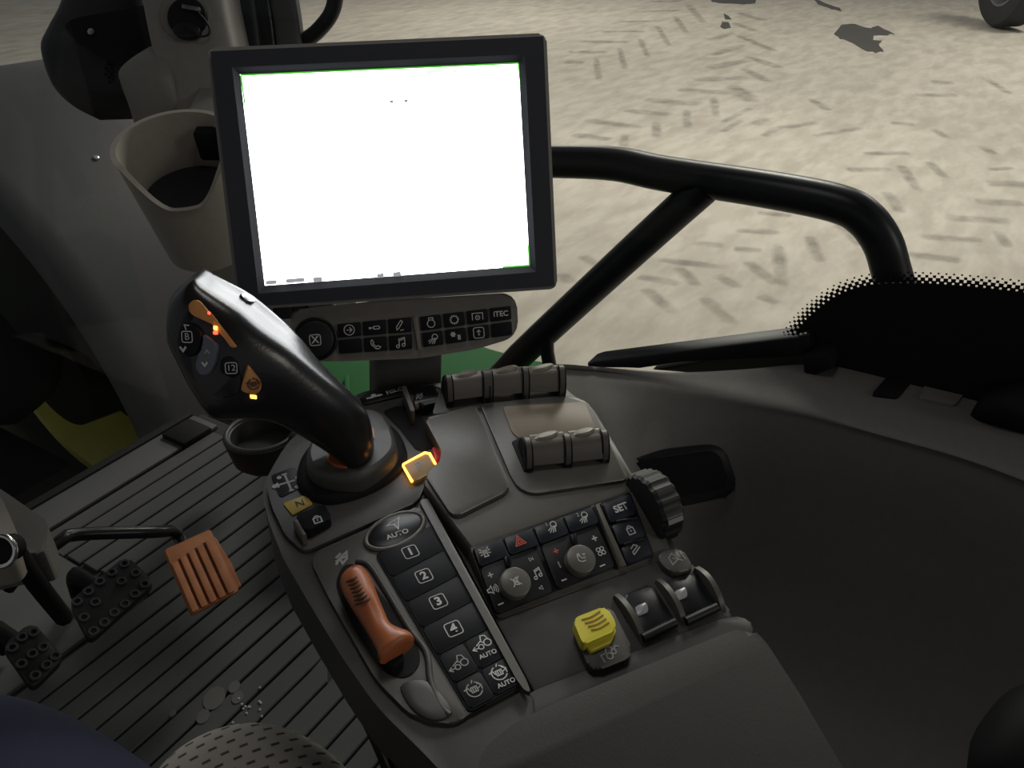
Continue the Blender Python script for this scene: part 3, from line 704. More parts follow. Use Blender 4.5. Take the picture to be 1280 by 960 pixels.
body = pprism('left_body', P1, [(337, 590), (327, 612), (334, 648), (354, 698), (388, 757), (428, 822), (474, 888), (523, 934), (575, 990), (680, 990), (668, 872), (524, 624), (545, 588), (563, 478), (500, 480), (448, 491), (402, 522), (362, 548)], -.055, -.002, 'console_dark', con, r=[.03, .02, .02, 0, 0, 0, .02, .02, 0, 0, 0, 0, 0, .005, 0, .01, .03, .03], bev=.009, seg=4)
pprism('lower_frame', P1, [(372, 640), (392, 740), (440, 842), (470, 905), (500, 990), (640, 990), (620, 760), (520, 560), (440, 520)], -.10, -.052, 'black_matte', con, r=.02, bev=.006)
pprism('edge_strip', P1, [(438, 846), (446, 846), (496, 962), (488, 962)], -.064, -.058, 'steel', con, bev=.001)
# joystick surround plate, groove edged
pprism('surround_plate', P1, [(342, 594), (334, 606), (338, 630), (356, 668), (380, 690), (522, 627), (535, 600), (556, 500), (505, 492), (452, 502), (410, 530), (368, 560)], -.002, .0015, 'console_dark', con, r=[.02, .02, .01, .005, .005, .004, 0, .004, 0, .01, .02, .02], bev=.0012)
pprism('lower_plate', P1, [(385, 694), (524, 632), (540, 656), (655, 856), (586, 892), (570, 905), (520, 900), (470, 850), (410, 745)], -.002, .0014, 'console', con, r=[.01, .004, 0, .004, .01, .02, .02, .01, .01], bev=.0012)
# black front label strip
ls = pprism('label_strip', P1, [(449, 496), (508, 482), (514, 492), (455, 506)], .0012, .0030, 'black_gloss', con, r=.002, bev=.0006)
icon(P1, (468, 496), 'axles', .014, 'print', ls, .003, lw=.12)
text(P1, (493, 489), 'FISLC', .0062, 'print', ls, .003, bold=.02)
# front rocker with its bar, between two fins
fs = pprism('rocker_switch', P1, [(516, 486), (546, 480), (560, 500), (525, 508)], .004, .012, 'black_gloss', con, r=.004, bev=.003)
icon(P1, (524, 496), 'leaf', .008, 'print_dim', fs, .012)
tube('rocker_bar', [P1.w(*P1.loc((518, 507), .008), .008), P1.w(*P1.loc((558, 499), .008), .008)], .0042, 'roller', con, 10, 1)
pprism('fin', P1, [(502, 483), (507, 481), (519, 513), (514, 515)], .0, .016, 'console', con, r=.002, bev=.0015)
# joystick collar, two tiers
def collar(name, px, z0, z1, m, bev):
    return stack(name, P1, P1.locs(smooth_px(px, 5), (z0 + z1) / 2), [(1.02, z0), (1.0, z0 + (z1 - z0) * .55), (.96, z0 + (z1 - z0) * .85), (.88, z1), (.3, z1)], m, con)
cw1 = P1.loc((452, 590), .006); collar('collar_base', [(372, 588), (390, 556), (440, 530), (484, 530), (506, 556), (504, 584), (468, 612), (414, 628), (378, 615)], .0, .008, 'black_matte', .004)
collar('collar', [(384, 570), (400, 545), (440, 520), (474, 520), (494, 548), (492, 576), (452, 604), (412, 604), (388, 592)], .006, .022, 'console_dark', .008)
for q in ([(408, 562), (420, 574), (436, 578), (434, 584), (418, 582), (406, 572)], [(462, 532), (467, 534), (468, 548), (464, 550)]):
    pprism('collar_mark', P1, q, .021, .0235, 'orange', con, r=.002, bev=.0008)
pprism('dark_recess', P1, [(478, 514), (494, 508), (512, 506), (526, 520), (550, 556), (530, 563), (520, 562), (500, 536)], .001, .0022, 'black_matte', con, r=.004)
# gear pattern label, yellow label, lock switch
gl = pprism('gear_label', P1, [(338, 594), (368, 583), (382, 606), (350, 622)], .001, .0022, 'black', con, r=.003, bev=.0004)
icon(P1, (360, 603), 'ladder', .018, 'print_dim', gl, .0022, lw=.09)
yl = pprism('neutral_label', P1, [(354, 629), (383, 618), (391, 630), (366, 644)], .001, .0026, 'yellow_label', con, r=.001, bev=.0004)
text(P1, (375, 630), 'N', .009, 'pedal_groove', yl, .0026)
lk = pprism('lock_switch', P1, [(367, 646), (404, 628), (415, 647), (384, 664)], .001, .010, 'key', con, r=.003, bev=.002)
icon(P1, (396, 648), 'padlock', .0085, 'print', lk, .010, lw=.12)
pprism('switch_ridge', P1, [(366, 650), (371, 648), (383, 667), (378, 669)], .001, .0115, 'roller', lk, bev=.001)
# parking button, edge lit
pk_ = pprism('park_button', P1, [(502, 581), (533, 565), (547, 585), (518, 603)], .001, .005, 'amber_face', con, r=.004, bev=.001)
text(P1, (524, 582), 'P', .012, 'print_dim', pk_, .005, bold=.02)
loop = [(503, 581), (532, 566), (544, 581)]
tube('light_edge', [P1.w(*P1.loc(p, .005), .005) for p in ((515, 602), (503, 581), (531, 566), (537, 567), (544, 580))], .0011, 'amber_glow', pk_, 6, 1)
pprism('red_reflection', P1, [(540, 558), (547, 560), (552, 572), (545, 574)], .001, .006, 'red_sheen', con, r=.002, bev=.001)  # glowing plate stands in for the red reflection on the deck's edge wall

# AUTO oval
ou = P1.loc((494, 661), .004); ax0 = Vector(P1.loc((460, 679), .004)); ax1 = Vector(P1.loc((528, 643), .004)); aa = (ax1 - ax0); rot = math.atan2(aa.y, aa.x)
bb0 = Vector(P1.loc((484, 646), .004)); bb1 = Vector(P1.loc((504, 678), .004)); rb = abs((bb0 - bb1).dot(Vector((-aa.y, aa.x)).normalized())) / 2
ob = disc('oval_button', P1, ou, aa.length / 2 - .002, .001, .0035, 'black_gloss', con, 40, rb - .001, rot, .0006)
ring('oval_rim', P1, ou, aa.length / 2, .0018, .0022, 'roller', ob, 48, rb, rot)
icon(P1, (493, 656), 'pointer', .0105, 'print', ob, .0035, lw=.12)
text(P1, (497, 668), 'AUTO', .0058, 'print', ob, .0035, bold=.02)

# black key strip: four single keys, then a block of two by two
Q = [(471, 693), (538, 658), (652, 853), (587, 888)]
pprism('key_strip', P1, [(469, 693), (540, 656), (655, 854), (586, 891)], .0, .0026, 'key', con, r=.003, bev=.0006)
tb_ = [0, .15, .31, .475, .65, .83, 1]
for i in range(4):
    k = pprism('key', P1, cell(Q, .02, .98, tb_[i] + .003, tb_[i + 1] - .003), .001, .0032, 'key', con, r=.002, bev=.0008)
    c = [(513, 690), (530, 720), (548, 752), (567, 786)][i]
    icon(P1, c, 'box', .0100, 'print', k, .0032, lw=.06); text(P1, c, str(i + 1), .0088, 'print', k, .0034, bold=.035)
for i, (j, u0, u1, c, ic, au) in enumerate(((4, .02, .49, (573, 829), 'tractor', 0), (4, .51, .98, (602, 804), 'tractor', 1), (5, .02, .49, (593, 862), 'diff', 0), (5, .51, .98, (624, 841), 'diff', 1))):
    k = pprism('key', P1, cell(Q, u0, u1, tb_[j] + .004, tb_[j + 1] - .004), .001, .0032, 'key', con, r=.002, bev=.0008)
    icon(P1, c, ic, .0118, 'print' if au else 'print_dim', k, .0032, lw=.06)
    if au: text(P1, ((610, 818) if i == 1 else (633, 854)), 'AUTO', .0042, 'print', k, .0034, bold=.02)

# throttle slot
sl = pprism('lever_slot', P1, [(418, 728), (430, 704), (450, 706), (470, 735), (520, 796), (527, 830), (508, 850), (482, 842), (440, 782)], .0005, .0022, 'black_matte', con, r=.012, bev=.0005)
tube('slot_rim', [P1.w(*P1.loc(p, .003), .002) for p in ((445, 700), (462, 706), (484, 740), (512, 786), (533, 815), (538, 850), (550, 880), (562, 893))], .0022, 'console_dark', con, 8)
stack('slot_ramp', P1, P1.locs(smooth_px([(500, 858), (520, 850), (540, 856), (564, 886), (556, 900), (534, 900), (512, 884)]), .002), [(1, .001), (.95, .003), (.8, .0038), (.5, .0040)], 'console_dark', con)
icon(P1, (427, 699), 'leaf', .011, 'print_dim', con, .0016, lw=.16)

# dividing rail between key strip and deck
pprism('divider_rail', P1, [(524, 626), (534, 622), (658, 850), (664, 866), (655, 862), (645, 848)], .0, .0045, 'console', con, r=.002, bev=.002)

# ---- right deck (lid, roller block, dial panel, switch tray)
pprism('right_body', P2, [(530, 524), (560, 505), (640, 480), (700, 478), (742, 512), (793, 600), (850, 700), (915, 772), (668, 866), (528, 606), (556, 572)], -.075, -.016, 'console_dark', con, bev=.003)
pprism('deck', P2, [(530, 523), (597, 503), (716, 492), (740, 508), (775, 567), (797, 606), (800, 611), (588, 687), (528, 601), (556, 571)], -.05, -.0015, 'console', con, r=[.004, 0, .02, .02, .01, .01, 0, 0, .004, .004], bev=.003)
pprism('storage_lid', P2, [(531, 524), (594, 506), (637, 604), (634, 614), (572, 645), (562, 640), (531, 593), (556, 571)], -.002, .0022, 'console', con, r=[.004, .003, .008, .008, .008, .008, .004, .006], bev=.0014)
rbk = pprism('roller_block', P2, [(600, 505), (704, 494), (732, 499), (741, 512), (786, 599), (668, 617), (650, 612), (640, 598)], -.002, .0012, 'console', con, r=[.003, .01, .01, .01, .004, .012, .012, .01], bev=.0012)
pprism('scoop', P2, [(628, 508), (732, 502), (744, 535), (741, 541), (650, 549), (640, 540)], .001, .0022, 'tan_scoop', con, r=.003, bev=.0006)
pprism('roller_base', P2, [(540, 518), (552, 481), (694, 470), (706, 498)], -.05, -.001, 'console_dark', con, r=.003, bev=.001)
# rollers: curved thumb caps between fins, axis across the console
def roller(q, hgt, m='roller'):
    bl, br, tr, tl = [Vector(P2.loc(p)) for p in q]           # base corners on the deck (rear-left, rear-right, front-right, front-left)
    bm = bmesh.new(); n = 12; L = []; R = []
    for i in range(n + 1):
        t = i / n; z = hgt * math.sin(math.pi * (.06 + .88 * t)) ** .7
        if .62 < t < .86: z += hgt * .16 * math.sin(math.pi * (t - .62) / .24)
        a = bl.lerp(tl, t); b = br.lerp(tr, t)
        L.append(bm.verts.new(P2.w(a.x, a.y, z))); R.append(bm.verts.new(P2.w(b.x, b.y, z)))
    for i in range(n): bm.faces.new((L[i], R[i], R[i + 1], L[i + 1]))
    bm.faces.new(L); bm.faces.new(R[::-1]); bm.faces.new((L[0], L[n], R[n], R[0]))
    ro = frombm('thumb_roller', bm, m, con, 50)
    t = .66; a = bl.lerp(tl, t); b = br.lerp(tr, t); c = (a + b) / 2; z = hgt * math.sin(math.pi * (.06 + .88 * t)) ** .7
    ey_ = (P2.ey * .9 - P2.n * .35).normalized(); lp_ = Pl(P2.w(c.x, c.y, z + .0003), P2.ex, ey_); w_ = (b - a).length
    stack('thumb_lip', lp_, disc_pts((0, 0), w_ * .40, 24, .0042), [(1, -.002), (1, .0008), (.85, .0020), (.5, .0024)], 'roller_lip', ro)
    return ro
def fin(a, b, hgt, w=.0019, m='console', name='fin'):
    pa = Vector(P2.loc(a)); pb_ = Vector(P2.loc(b)); d = (pb_ - pa); s = Vector((-d.y, d.x)).normalized() * w
    bm = bmesh.new(); n = 10; rows = []
    for i in range(n + 1):
        t = i / n; z = hgt * math.sin(math.pi * (.03 + .94 * t)) ** .6; p = pa.lerp(pb_, t)
        rows.append([bm.verts.new(P2.w(*(p + s), z)), bm.verts.new(P2.w(*(p - s), z)), bm.verts.new(P2.w(*(p - s), -.003)), bm.verts.new(P2.w(*(p + s), -.003))])
    for x, y in zip(rows, rows[1:]):
        for j in range(4): bm.faces.new((x[j], x[(j + 1) % 4], y[(j + 1) % 4], y[j]))
    bm.faces.new(rows[0]); bm.faces.new(rows[-1])
    if name == 'fin': fin(a, b, hgt * .93, .0032, 'black_matte', 'fin_gap')
    return frombm(name, bm, m, con, 50)
for q in ([(567, 507), (604, 502), (600, 479), (560, 485)], [(614, 501), (654, 498), (648, 475), (609, 478)], [(659, 498), (699, 496), (692, 473), (653, 475)]):
    roller(q, .020)
for a, b in (((563, 508), (556, 484)), ((608, 503), (602, 478)), ((612, 502), (606, 478)), ((657, 499), (650, 474)), ((702, 497), (694, 472))):
    fin(a, b, .023)
for q in ([(664, 589), (706, 585), (697, 553), (656, 558)], [(713, 584), (752, 580), (741, 549), (704, 553)]):
    roller(q, .019)
for a, b in (((661, 591), (652, 558)), ((709.5, 586), (700, 553)), ((756, 580), (745, 548))):
    fin(a, b, .021)
pprism('roller_well', P2, [(640, 552), (650, 546), (742, 541), (748, 549), (700, 556), (656, 560), (664, 590), (655, 588)], .001, .0026, 'black_matte', con, bev=.0005)

# ---- dial panel
pprism('dial_base', P3, [(587, 684), (800, 610), (812, 628), (840, 690), (832, 697), (622, 775), (606, 735)], -.05, -.001, 'console', con, r=[0, 0, .01, .008, .005, .004, 0], bev=.002)
dp = pprism('dial_plate', P3, [(590, 685), (742, 631), (776, 706), (620, 768)], -.002, .001, 'black_gloss', con, r=.003, bev=.0006)
D = [(591, 686), (741, 632), (775, 706), (621, 768)]
TOP = [('beacon', (606, 690)), ('hazard', (649, 676)), ('lamp', (690, 659)), ('lamp', (729, 647))]
for i, (ic, c) in enumerate(TOP):
    k = pprism('key', P3, cell(D, i / 4 + .008, (i + 1) / 4 - .008, .0, .27), .0, .0042, 'panel_key', con, r=.0015, bev=.001)
    icon(P3, c, ic, .0085, 'print_red' if ic == 'hazard' else 'print', k, .0042, lw=.085)
    if i > 1: text(P3, (c[0] - 7, c[1] - 3), str(i - 1), .004, 'print', k, .0043)
for i, (u0, u1, cen) in enumerate(((.0, .46, (645, 727)), (.50, .965, (727, 698)))):
    fp_ = pprism('dial_field', P3, cell(D, u0, u1, .29, 1.0), .0, .003, 'black', con, r=.003, bev=.001)
    d = disc('dial', P3, P3.loc(cen, .010), .0105, .002, .010, 'dial', con, 36, bev=.0014)
    icon(P3, cen, 'mute' if i == 0 else 'seat', .0075, 'print', d, .010, lw=.10)
    for c, ic, s, mm in (([((613, 719), 'plus', .0048, 'print'), ((616, 737), 'sound', .0075, 'print'), ((626, 755), 'minus', .0045, 'print'), ((664, 699), 'next', .0038, 'print'), ((671, 717), 'note', .0075, 'print'), ((676, 735), 'speaker_small', .004, 'print')]) if i == 0 else
                         ([((695, 689), 'plus', .005, 'print_red'), ((699, 706), 'minus', .0052, 'print_dim'), ((705, 725), 'minus', .0045, 'print'), ((743, 673), 'plus', .0052, 'print'), ((751, 689), 'fan', .0075, 'print'), ((753, 707), 'minus', .0048, 'print')])):
        icon(P3, c, ic, s, mm, fp_, .003, lw=.2 if ic in ('plus', 'minus') else .09, rot=math.radians(90) if c == (699, 706) else 0)
pprism('dial_notch', P3, [(630, 696), (637, 693), (640, 706), (634, 708)], .003, .0065, 'black_gloss', con, r=.001, bev=.0008)
pprism('dial_notch', P3, [(713, 668), (720, 666), (723, 679), (717, 681)], .003, .0065, 'black_gloss', con, r=.001, bev=.0008)
pprism('panel_bar', P3, [(744, 630), (749, 628), (784, 706), (776, 709)], .0, .0055, 'roller', con, bev=.0015)
# SET column
ST = [(752, 628), (787, 616), (817, 693), (784, 706)]
pprism('set_plate', P3, [(750, 628), (788, 615), (818, 694), (783, 708)], -.002, .001, 'black_gloss', con, r=.002, bev=.0005)
for v0, v1, what, c in ((0, .34, 'SET', (776, 635)), (.36, .70, 'padlock', (787, 661)), (.72, 1, 'slope', (795, 687))):
    k = pprism('key', P3, cell(ST, .02, .98, v0 + .012, v1 - .012), .0, .0042, 'panel_key', con, r=.002, bev=.0012)
    if what == 'SET': text(P3, c, 'SET', .0075, 'print', k, .0042, bold=.03)
    else: icon(P3, c, what, .0085, 'print', k, .0042, lw=.09)
for q in ([(770, 650), (797, 645), (798, 648), (771, 653)], [(779, 679), (804, 671), (806, 674), (781, 682)]):
    pprism('key_ridge', P3, q, .003, .0058, 'black_gloss', con, bev=.0006)
# knurled wheel at the right flank
wc = P2.w(*P2.loc((797, 640), -.006), -.006)
def knurl():
    ax = P2.ex; u = P2.n; f = P2.ey; R = .027; n = 72; bm = bmesh.new(); rows = []
    for i in range(n):
        a = 2 * math.pi * i / n; r = R * (1 if i % 4 in (0, 1) else .955)
        if i % 24 == 6: r = R * 1.03
        d = f * math.cos(a) + u * math.sin(a)
        rows.append([bm.verts.new(wc + ax * x + d * (r * k)) for x, k in ((.004, .35), (.004, .93), (.0065, 1), (.0205, 1), (.023, .93), (.023, .35))])
    for i in range(n):
        for j in range(5): bm.faces.new((rows[i][j], rows[(i + 1) % n][j], rows[(i + 1) % n][j + 1], rows[i][j + 1]))
    bm.faces.new([r[0] for r in rows]); bm.faces.new([r[-1] for r in rows])
    return frombm('knurled_wheel', bm, 'rubber', con, 25)
kw = knurl()
bm = bmesh.new(); boxpts(bm, (0, 0, 0), (1, 1, 1), Matrix.Translation(wc + P2.ex * .007 + P2.ey * -.0215 + P2.n * .0125) @ Matrix((P2.ex * .013, P2.ey * -.003 + P2.n * -.0045, P2.n * .0025 - P2.ey * .0015)).transposed().to_4x4())
frombm('wheel_marker', bm, 'steel', kw)
# flap with a printed symbol
fl = pprism('flap', P4, [(820, 692), (852, 684), (868, 711), (843, 717), (828, 707)], -.01, .009, 'console', con, r=.005, bev=.002)
icon(P4, (845, 698), 'wedge', .0120, 'print_dim', fl, .009, lw=.06)

# ---- rear switch tray
pprism('tray', P4, [(612, 752), (776, 700), (838, 690), (868, 706), (918, 770), (906, 782), (690, 862), (668, 866), (650, 830)], -.05, 0, 'console_dark', con, r=[0, 0, .01, .015, .01, .01, .01, .006, 0], bev=.002)
pprism('tray_rim', P4, [(660, 866), (905, 772), (932, 770), (945, 786), (935, 800), (720, 890), (640, 925), (634, 892)], -.04, .004, 'console_dark', con, r=.010, bev=.0015, seg=2)
def black_rocker(q, ip, lit):
    r_ = pprism('rocker_switch', P4, q, .001, .006, 'black_gloss', con, r=.004, bev=.003)
    k = pprism('lit_symbol', P4, [(ip[0] - 8, ip[1] - 4), (ip[0] + 6, ip[1] - 10), (ip[0] + 9, ip[1] + 2), (ip[0] - 5, ip[1] + 8)], .0058, .0075, 'lens', r_, r=.0018, bev=.0005)
    bl, br = q[3], q[2]
    tube('rocker_lip', [P4.w(*P4.loc((bl[0] - 1, bl[1] - 5), .007), .007), P4.w(*P4.loc((br[0] - 4, br[1] - 3), .007), .007)], .0032, 'black', r_, 10, 1)
black_rocker([(778, 744), (815, 729), (848, 781), (804, 803)], (802, 762), 1)
black_rocker([(826, 729), (866, 714), (900, 762), (858, 782)], (851, 743), 1)
for a, b in (((768, 750), (806, 812)), ((820, 731), (857, 789)), ((868, 716), (904, 768))):
    pa = Vector(P4.loc(a)); q_ = Vector(P4.loc(b)); d = (q_ - pa); s = Vector((-d.y, d.x)).normalized() * .0019
    bm = bmesh.new(); rows = []; n = 8
    for i in range(n + 1):
        t = i / n; z = .013 * math.sin(math.pi * (.12 + .86 * t)) ** .6; p = pa.lerp(q_, t)
        rows.append([bm.verts.new(P4.w(*(p + s), z)), bm.verts.new(P4.w(*(p - s), z)), bm.verts.new(P4.w(*(p - s), -.002)), bm.verts.new(P4.w(*(p + s), -.002))])
    for x, y in zip(rows, rows[1:]):
        for j in range(4): bm.faces.new((x[j], x[(j + 1) % 4], y[(j + 1) % 4], y[j]))
    bm.faces.new(rows[0]); bm.faces.new(rows[-1]); frombm('fin', bm, 'console', con, 50)
# yellow guarded switch
ysb = pprism('switch_guard', P4, [(718, 792), (736, 834), (748, 838), (786, 823), (791, 812), (770, 770), (764, 758), (722, 776)], .001, .010, 'console_dark', con, r=.004, bev=.002)
icon(P4, (763, 817), 'plough', .013, 'print_dim', ysb, .010, lw=.07)
yw = pprism('yellow_switch', P4, [(727, 797), (738, 815), (764, 803), (771, 786), (760, 772), (730, 783)], .009, .013, 'yellow', ysb, r=.002, bev=.001)
yb = pprism('yellow_cap', P4, [(717, 777), (721, 771), (752, 759), (760, 761), (769, 776), (770, 788), (731, 805), (727, 801)], .010, .0185, 'yellow', ysb, r=.003, bev=.003, seg=3)
for i in range(4):
    t = i / 3; a = Vector((724 + 12 * t, 776 + 13 * t)); b = Vector((750 + 11 * t, 764 + 14 * t)); a = a.lerp(b, .12); m_ = (a + b) / 2 + Vector((0, 2))
    tube('grip_groove', [P4.w(*P4.loc(p, .0186), .0186) for p in (a, m_, b)], .0007, 'yellow_label', yb, 6, 3)
# padded rear
def pad():
    px = [(604, 1010), (596, 968), (602, 938), (640, 905), (700, 876), (905, 792), (936, 782), (956, 800), (1000, 868), (1090, 1010)]
    o = pprism('armrest_pad', P2, px, -.04, .016, 'pad', con, r=[0, .02, .02, .02, .02, .02, .02, .02, 0, 0], bev=.016, seg=5)
    return o
pad()

# ---- orange throttle lever, standing in the slot
thr = thing('hand_lever', P1.w(*P1.loc((470, 780)), 0), 'orange ribbed hand lever lying in a slot of the armrest console', 'lever')
def lever():
    st = [((429, 720), (447, 709), .013, .5), ((425, 728), (456, 713), .016, 1), ((429, 741), (465, 726), .017, 1), ((440, 760), (473, 747), .017, 1), ((452, 779), (481, 766), .016, .8), ((461, 794), (488, 780), .016, .7),
          ((467, 805), (500, 787), .016, .75), ((471, 813), (511, 791), .016, .85), ((473, 821), (517, 797), .016, .85), ((475, 828), (517, 804), .014, .7)]
    rings = []
    for (L, R, h, k) in st:
        a = Vector(P1.loc(L, h)); b = Vector(P1.loc(R, h)); c = (a + b) / 2; e = (b - a) / 2
        rings.append([P1.w(c.x + e.x * x, c.y + e.y * x, max(.001, h + .009 * k * y)) for x, y in OVAL])
    loft('grip', rings, 'orange', thr, 50)
    for k in range(7):
        t = .10 + k * .085; L = Vector((426, 726)).lerp(Vector((452, 778)), t); R = Vector((452, 712)).lerp(Vector((481, 768)), t)
        pp = []
        for s in (-.02, .15, .5, .85, 1.02):
            p = L.lerp(R, s); z = .026 * (1 - (2 * s - 1) ** 2 * .34); pp.append(P1.w(*P1.loc((p.x + 0, p.y), z), z + .0006))
        tube('grip_rib', pp, .0009, 'pedal_groove', thr, 6, 3)
    pprism('stem', P1, [(476, 812), (500, 806), (506, 824), (488, 836)], .001, .010, 'black_matte', thr, r=.003, bev=.002)
lever()

# ================================================================== MONITOR
R3 = RM
def cw(v): return R3 @ Vector((v[0], v[1], -v[2]))
mh = cw((.98950, .09313, .13006)).normalized(); mv = cw((-.0595, .9768, -.1940)).normalized()
MP = Pl(CAM + cw((-.09477, .16464, .65)), mh, mv)
mon = thing('touchscreen_monitor', MP.w(0, -.11, -.02), 'square touchscreen monitor with a dark bezel and a glaring white screen', 'monitor')
OUT = [(258, 60), (683, 41), (697, 361), (297, 388)]
pprism('housing', MP, OUT, -.034, -.001, 'bezel_edge', mon, r=.006, bev=.003)
oq = MP.locs(OUT, .003); cc = (sum(p[0] for p in oq) / 4, sum(p[1] for p in oq) / 4)
inn = [(cc[0] + (p[0] - cc[0]) * .980, cc[1] + (p[1] - cc[1]) * .975) for p in oq]
def frame_mesh(name, pl, outer, inner, zo, zi, zb, m, parent):
    bm = bmesh.new(); o = [bm.verts.new(pl.w(*p, zo)) for p in outer]; ob_ = [bm.verts.new(pl.w(*p, zb)) for p in outer]
    i_ = [bm.verts.new(pl.w(*p, zi)) for p in inner]; ib = [bm.verts.new(pl.w(*p, zb)) for p in inner]
    for k in range(4):
        j = (k + 1) % 4
        bm.faces.new((o[k], o[j], i_[j], i_[k])); bm.faces.new((o[k], ob_[k], ob_[j], o[j])); bm.faces.new((i_[k], i_[j], ib[j], ib[k])); bm.faces.new((ob_[k], ib[k], ib[j], ob_[j]))
    return frombm(name, bm, m, parent, 0)
SCR = [(300, 93), (648, 78), (662, 332), (331, 357)]
BZ = [(290, 84), (656, 68), (670, 340), (323, 367)]
sq = MP.locs(SCR); bz = MP.locs(BZ, .003)
frame_mesh('bezel', MP, inn, bz, .003, .003, -.0015, 'bezel', mon)
frame_mesh('bezel_step', MP, bz, sq, .003, -.0002, -.0015, 'bezel', mon)
scr = prism('screen', MP, sq, -.003, -.0004, 'screen', mon)
def sstrip(a, b, w, m, h=.0001):
    pa = Vector(MP.loc(a)); q = Vector(MP.loc(b)); d = q - pa; s = Vector((-d.y, d.x)).normalized() * w
    prism('screen_line', MP, [tuple(pa + s), tuple(pa - s), tuple(q - s), tuple(q + s)], -.0003, h, m, scr)
sstrip((301, 94), (648, 79), .0006, 'screen_green'); sstrip((301, 94), (306, 130), .0006, 'screen_green'); sstrip((648, 79), (651, 108), .0007, 'screen_green')
sstrip((661, 306), (662, 331), .0010, 'screen_green'); sstrip((628, 334), (662, 331.5), .0007, 'screen_green')
for q in ([(332, 351), (346, 350), (346, 355), (332, 356)], [(357, 349), (380, 347), (381, 352), (358, 354)], [(391, 347), (402, 346), (403, 352), (392, 353)], [(471, 343), (480, 341), (480, 347), (472, 348)], [(491, 341), (500, 339), (502, 345), (492, 346)]):
    pprism('screen_tab', MP, q, -.0003, .0002, 'screen_mark', scr, r=.0005)
for c in ((489.5, 127), (507.5, 126)):
    pprism('screen_dot', MP, [(c[0] - 2.2, c[1] - 2), (c[0] + 2.2, c[1] - 2), (c[0] + 2.2, c[1] + 2), (c[0] - 2.2, c[1] + 2)], -.0003, .0002, 'screen_mark', scr)
for q in ([(531, 89), (540, 86), (556, 86), (551, 90), (541, 91), (536, 95)], [(565, 88), (571, 86), (572, 91), (567, 92)]):
    pprism('screen_glow_mark', MP, q, -.0003, .0002, 'screen_tint', scr, r=.001)
# ---- key strip below the screen
KP = Pl(MP.o + MP.n * -.016, MP.ex, MP.ey + MP.n * -.10)
kb = thing('keypad_strip', KP.w(*KP.loc((505, 445)), -.02), 'grey keypad strip with black symbol keys and a round knob below the monitor', 'keypad')
pprism('strip_body', KP, [(362, 388), (470, 376), (634, 366), (646, 376), (648, 411), (637, 424), (594, 437), (524, 448), (420, 452), (385, 451), (366, 442)], -.03, 0, 'keypad', kb, r=.008, bev=.003, seg=3)
pprism('ridge', KP, [(516, 396), (522, 394), (527, 436), (523, 438)], -.001, .0035, 'keypad', kb, r=.001, bev=.0012)
kn = disc('knob', KP, KP.loc((394, 424), .006), .0150, -.001, .007, 'black', kb, 40, bev=.002)
ring('knob_ring', KP, KP.loc((394, 424), .003), .0163, .0013, .0012, 'black_gloss', kb, 40)
icon(KP, (394, 425), 'box', .0085, 'print', kn, .007, lw=.08); text(KP, (394, 425), 'X', .0080, 'print', kn, .007, bold=.02)
def keygrid(q, nc, cols, spec):
    for r in range(2):
        for c in range(nc):
            g = cell(q, c / nc + .014, (c + 1) / nc - .014, r / 2 + .03, (r + 1) / 2 - .04)
            k = pprism('key', KP, g, -.001, .0028, 'key', kb, r=.0014, bev=.0008)
            s = spec[r][c]
            if not s: continue
            p = (sum(x[0] for x in g) / 4, sum(x[1] for x in g) / 4)
            if s.isupper() or s == 'iTEC': text(KP, p, s, .0062, 'print', k, .0028, bold=.02)
            else: icon(KP, p, s, .0086, 'print', k, .0028, lw=.075)
keygrid([(420, 404), (515, 395), (517, 438), (423, 444)], 3, 3, [['arrow_circle', 'wrench', 'pencil'], [None, 'phone', 'note']])
keygrid([(523, 395), (640, 381), (642, 420), (528, 436)], 4, 4, [['engine', 'gear', 'pto', 'iTEC'], ['lamp', 'snow', 'implement', None]])
# bracket that carries monitor and keypad on the console's front
br = thing('monitor_bracket', P1.w(*P1.loc((515, 500)), .001), 'dark grey upright bracket joining the keypad strip to the armrest console', 'bracket')
base_l, base_r = P1.w(*P1.loc((470, 494)), -.03) + P1.ey * .006, P1.w(*P1.loc((556, 486)), -.03) + P1.ey * .006
tl, tr = KP.w(*KP.loc((468, 440), -.031), -.031), KP.w(*KP.loc((554, 430), -.031), -.031)
bm = bmesh.new(); thick = P1.ey * .016
vs = [bm.verts.new(p) for p in (base_l, base_r, tr, tl)] + [bm.verts.new(p + thick) for p in (base_l, base_r, tr, tl)]
for f in ((0, 1, 2, 3), (7, 6, 5, 4), (0, 4, 5, 1), (1, 5, 6, 2), (2, 6, 7, 3), (3, 7, 4, 0)): bm.faces.new([vs[i] for i in f])
bmesh.ops.bevel(bm, geom=list(bm.edges), offset=.003, segments=2, profile=.5, affect='EDGES')
frombm('upright', bm, 'console_dark', br)
ht = MP.w(0, -.02, -.034)
tube('tilt_arm', [tl.lerp(tr, .5) + thick * .5, MP.w(.005, -.09, -.055), MP.w(0, -.04, -.05), MP.w(0, -.03, -.036)], .014, 'black', br, 12, 4)

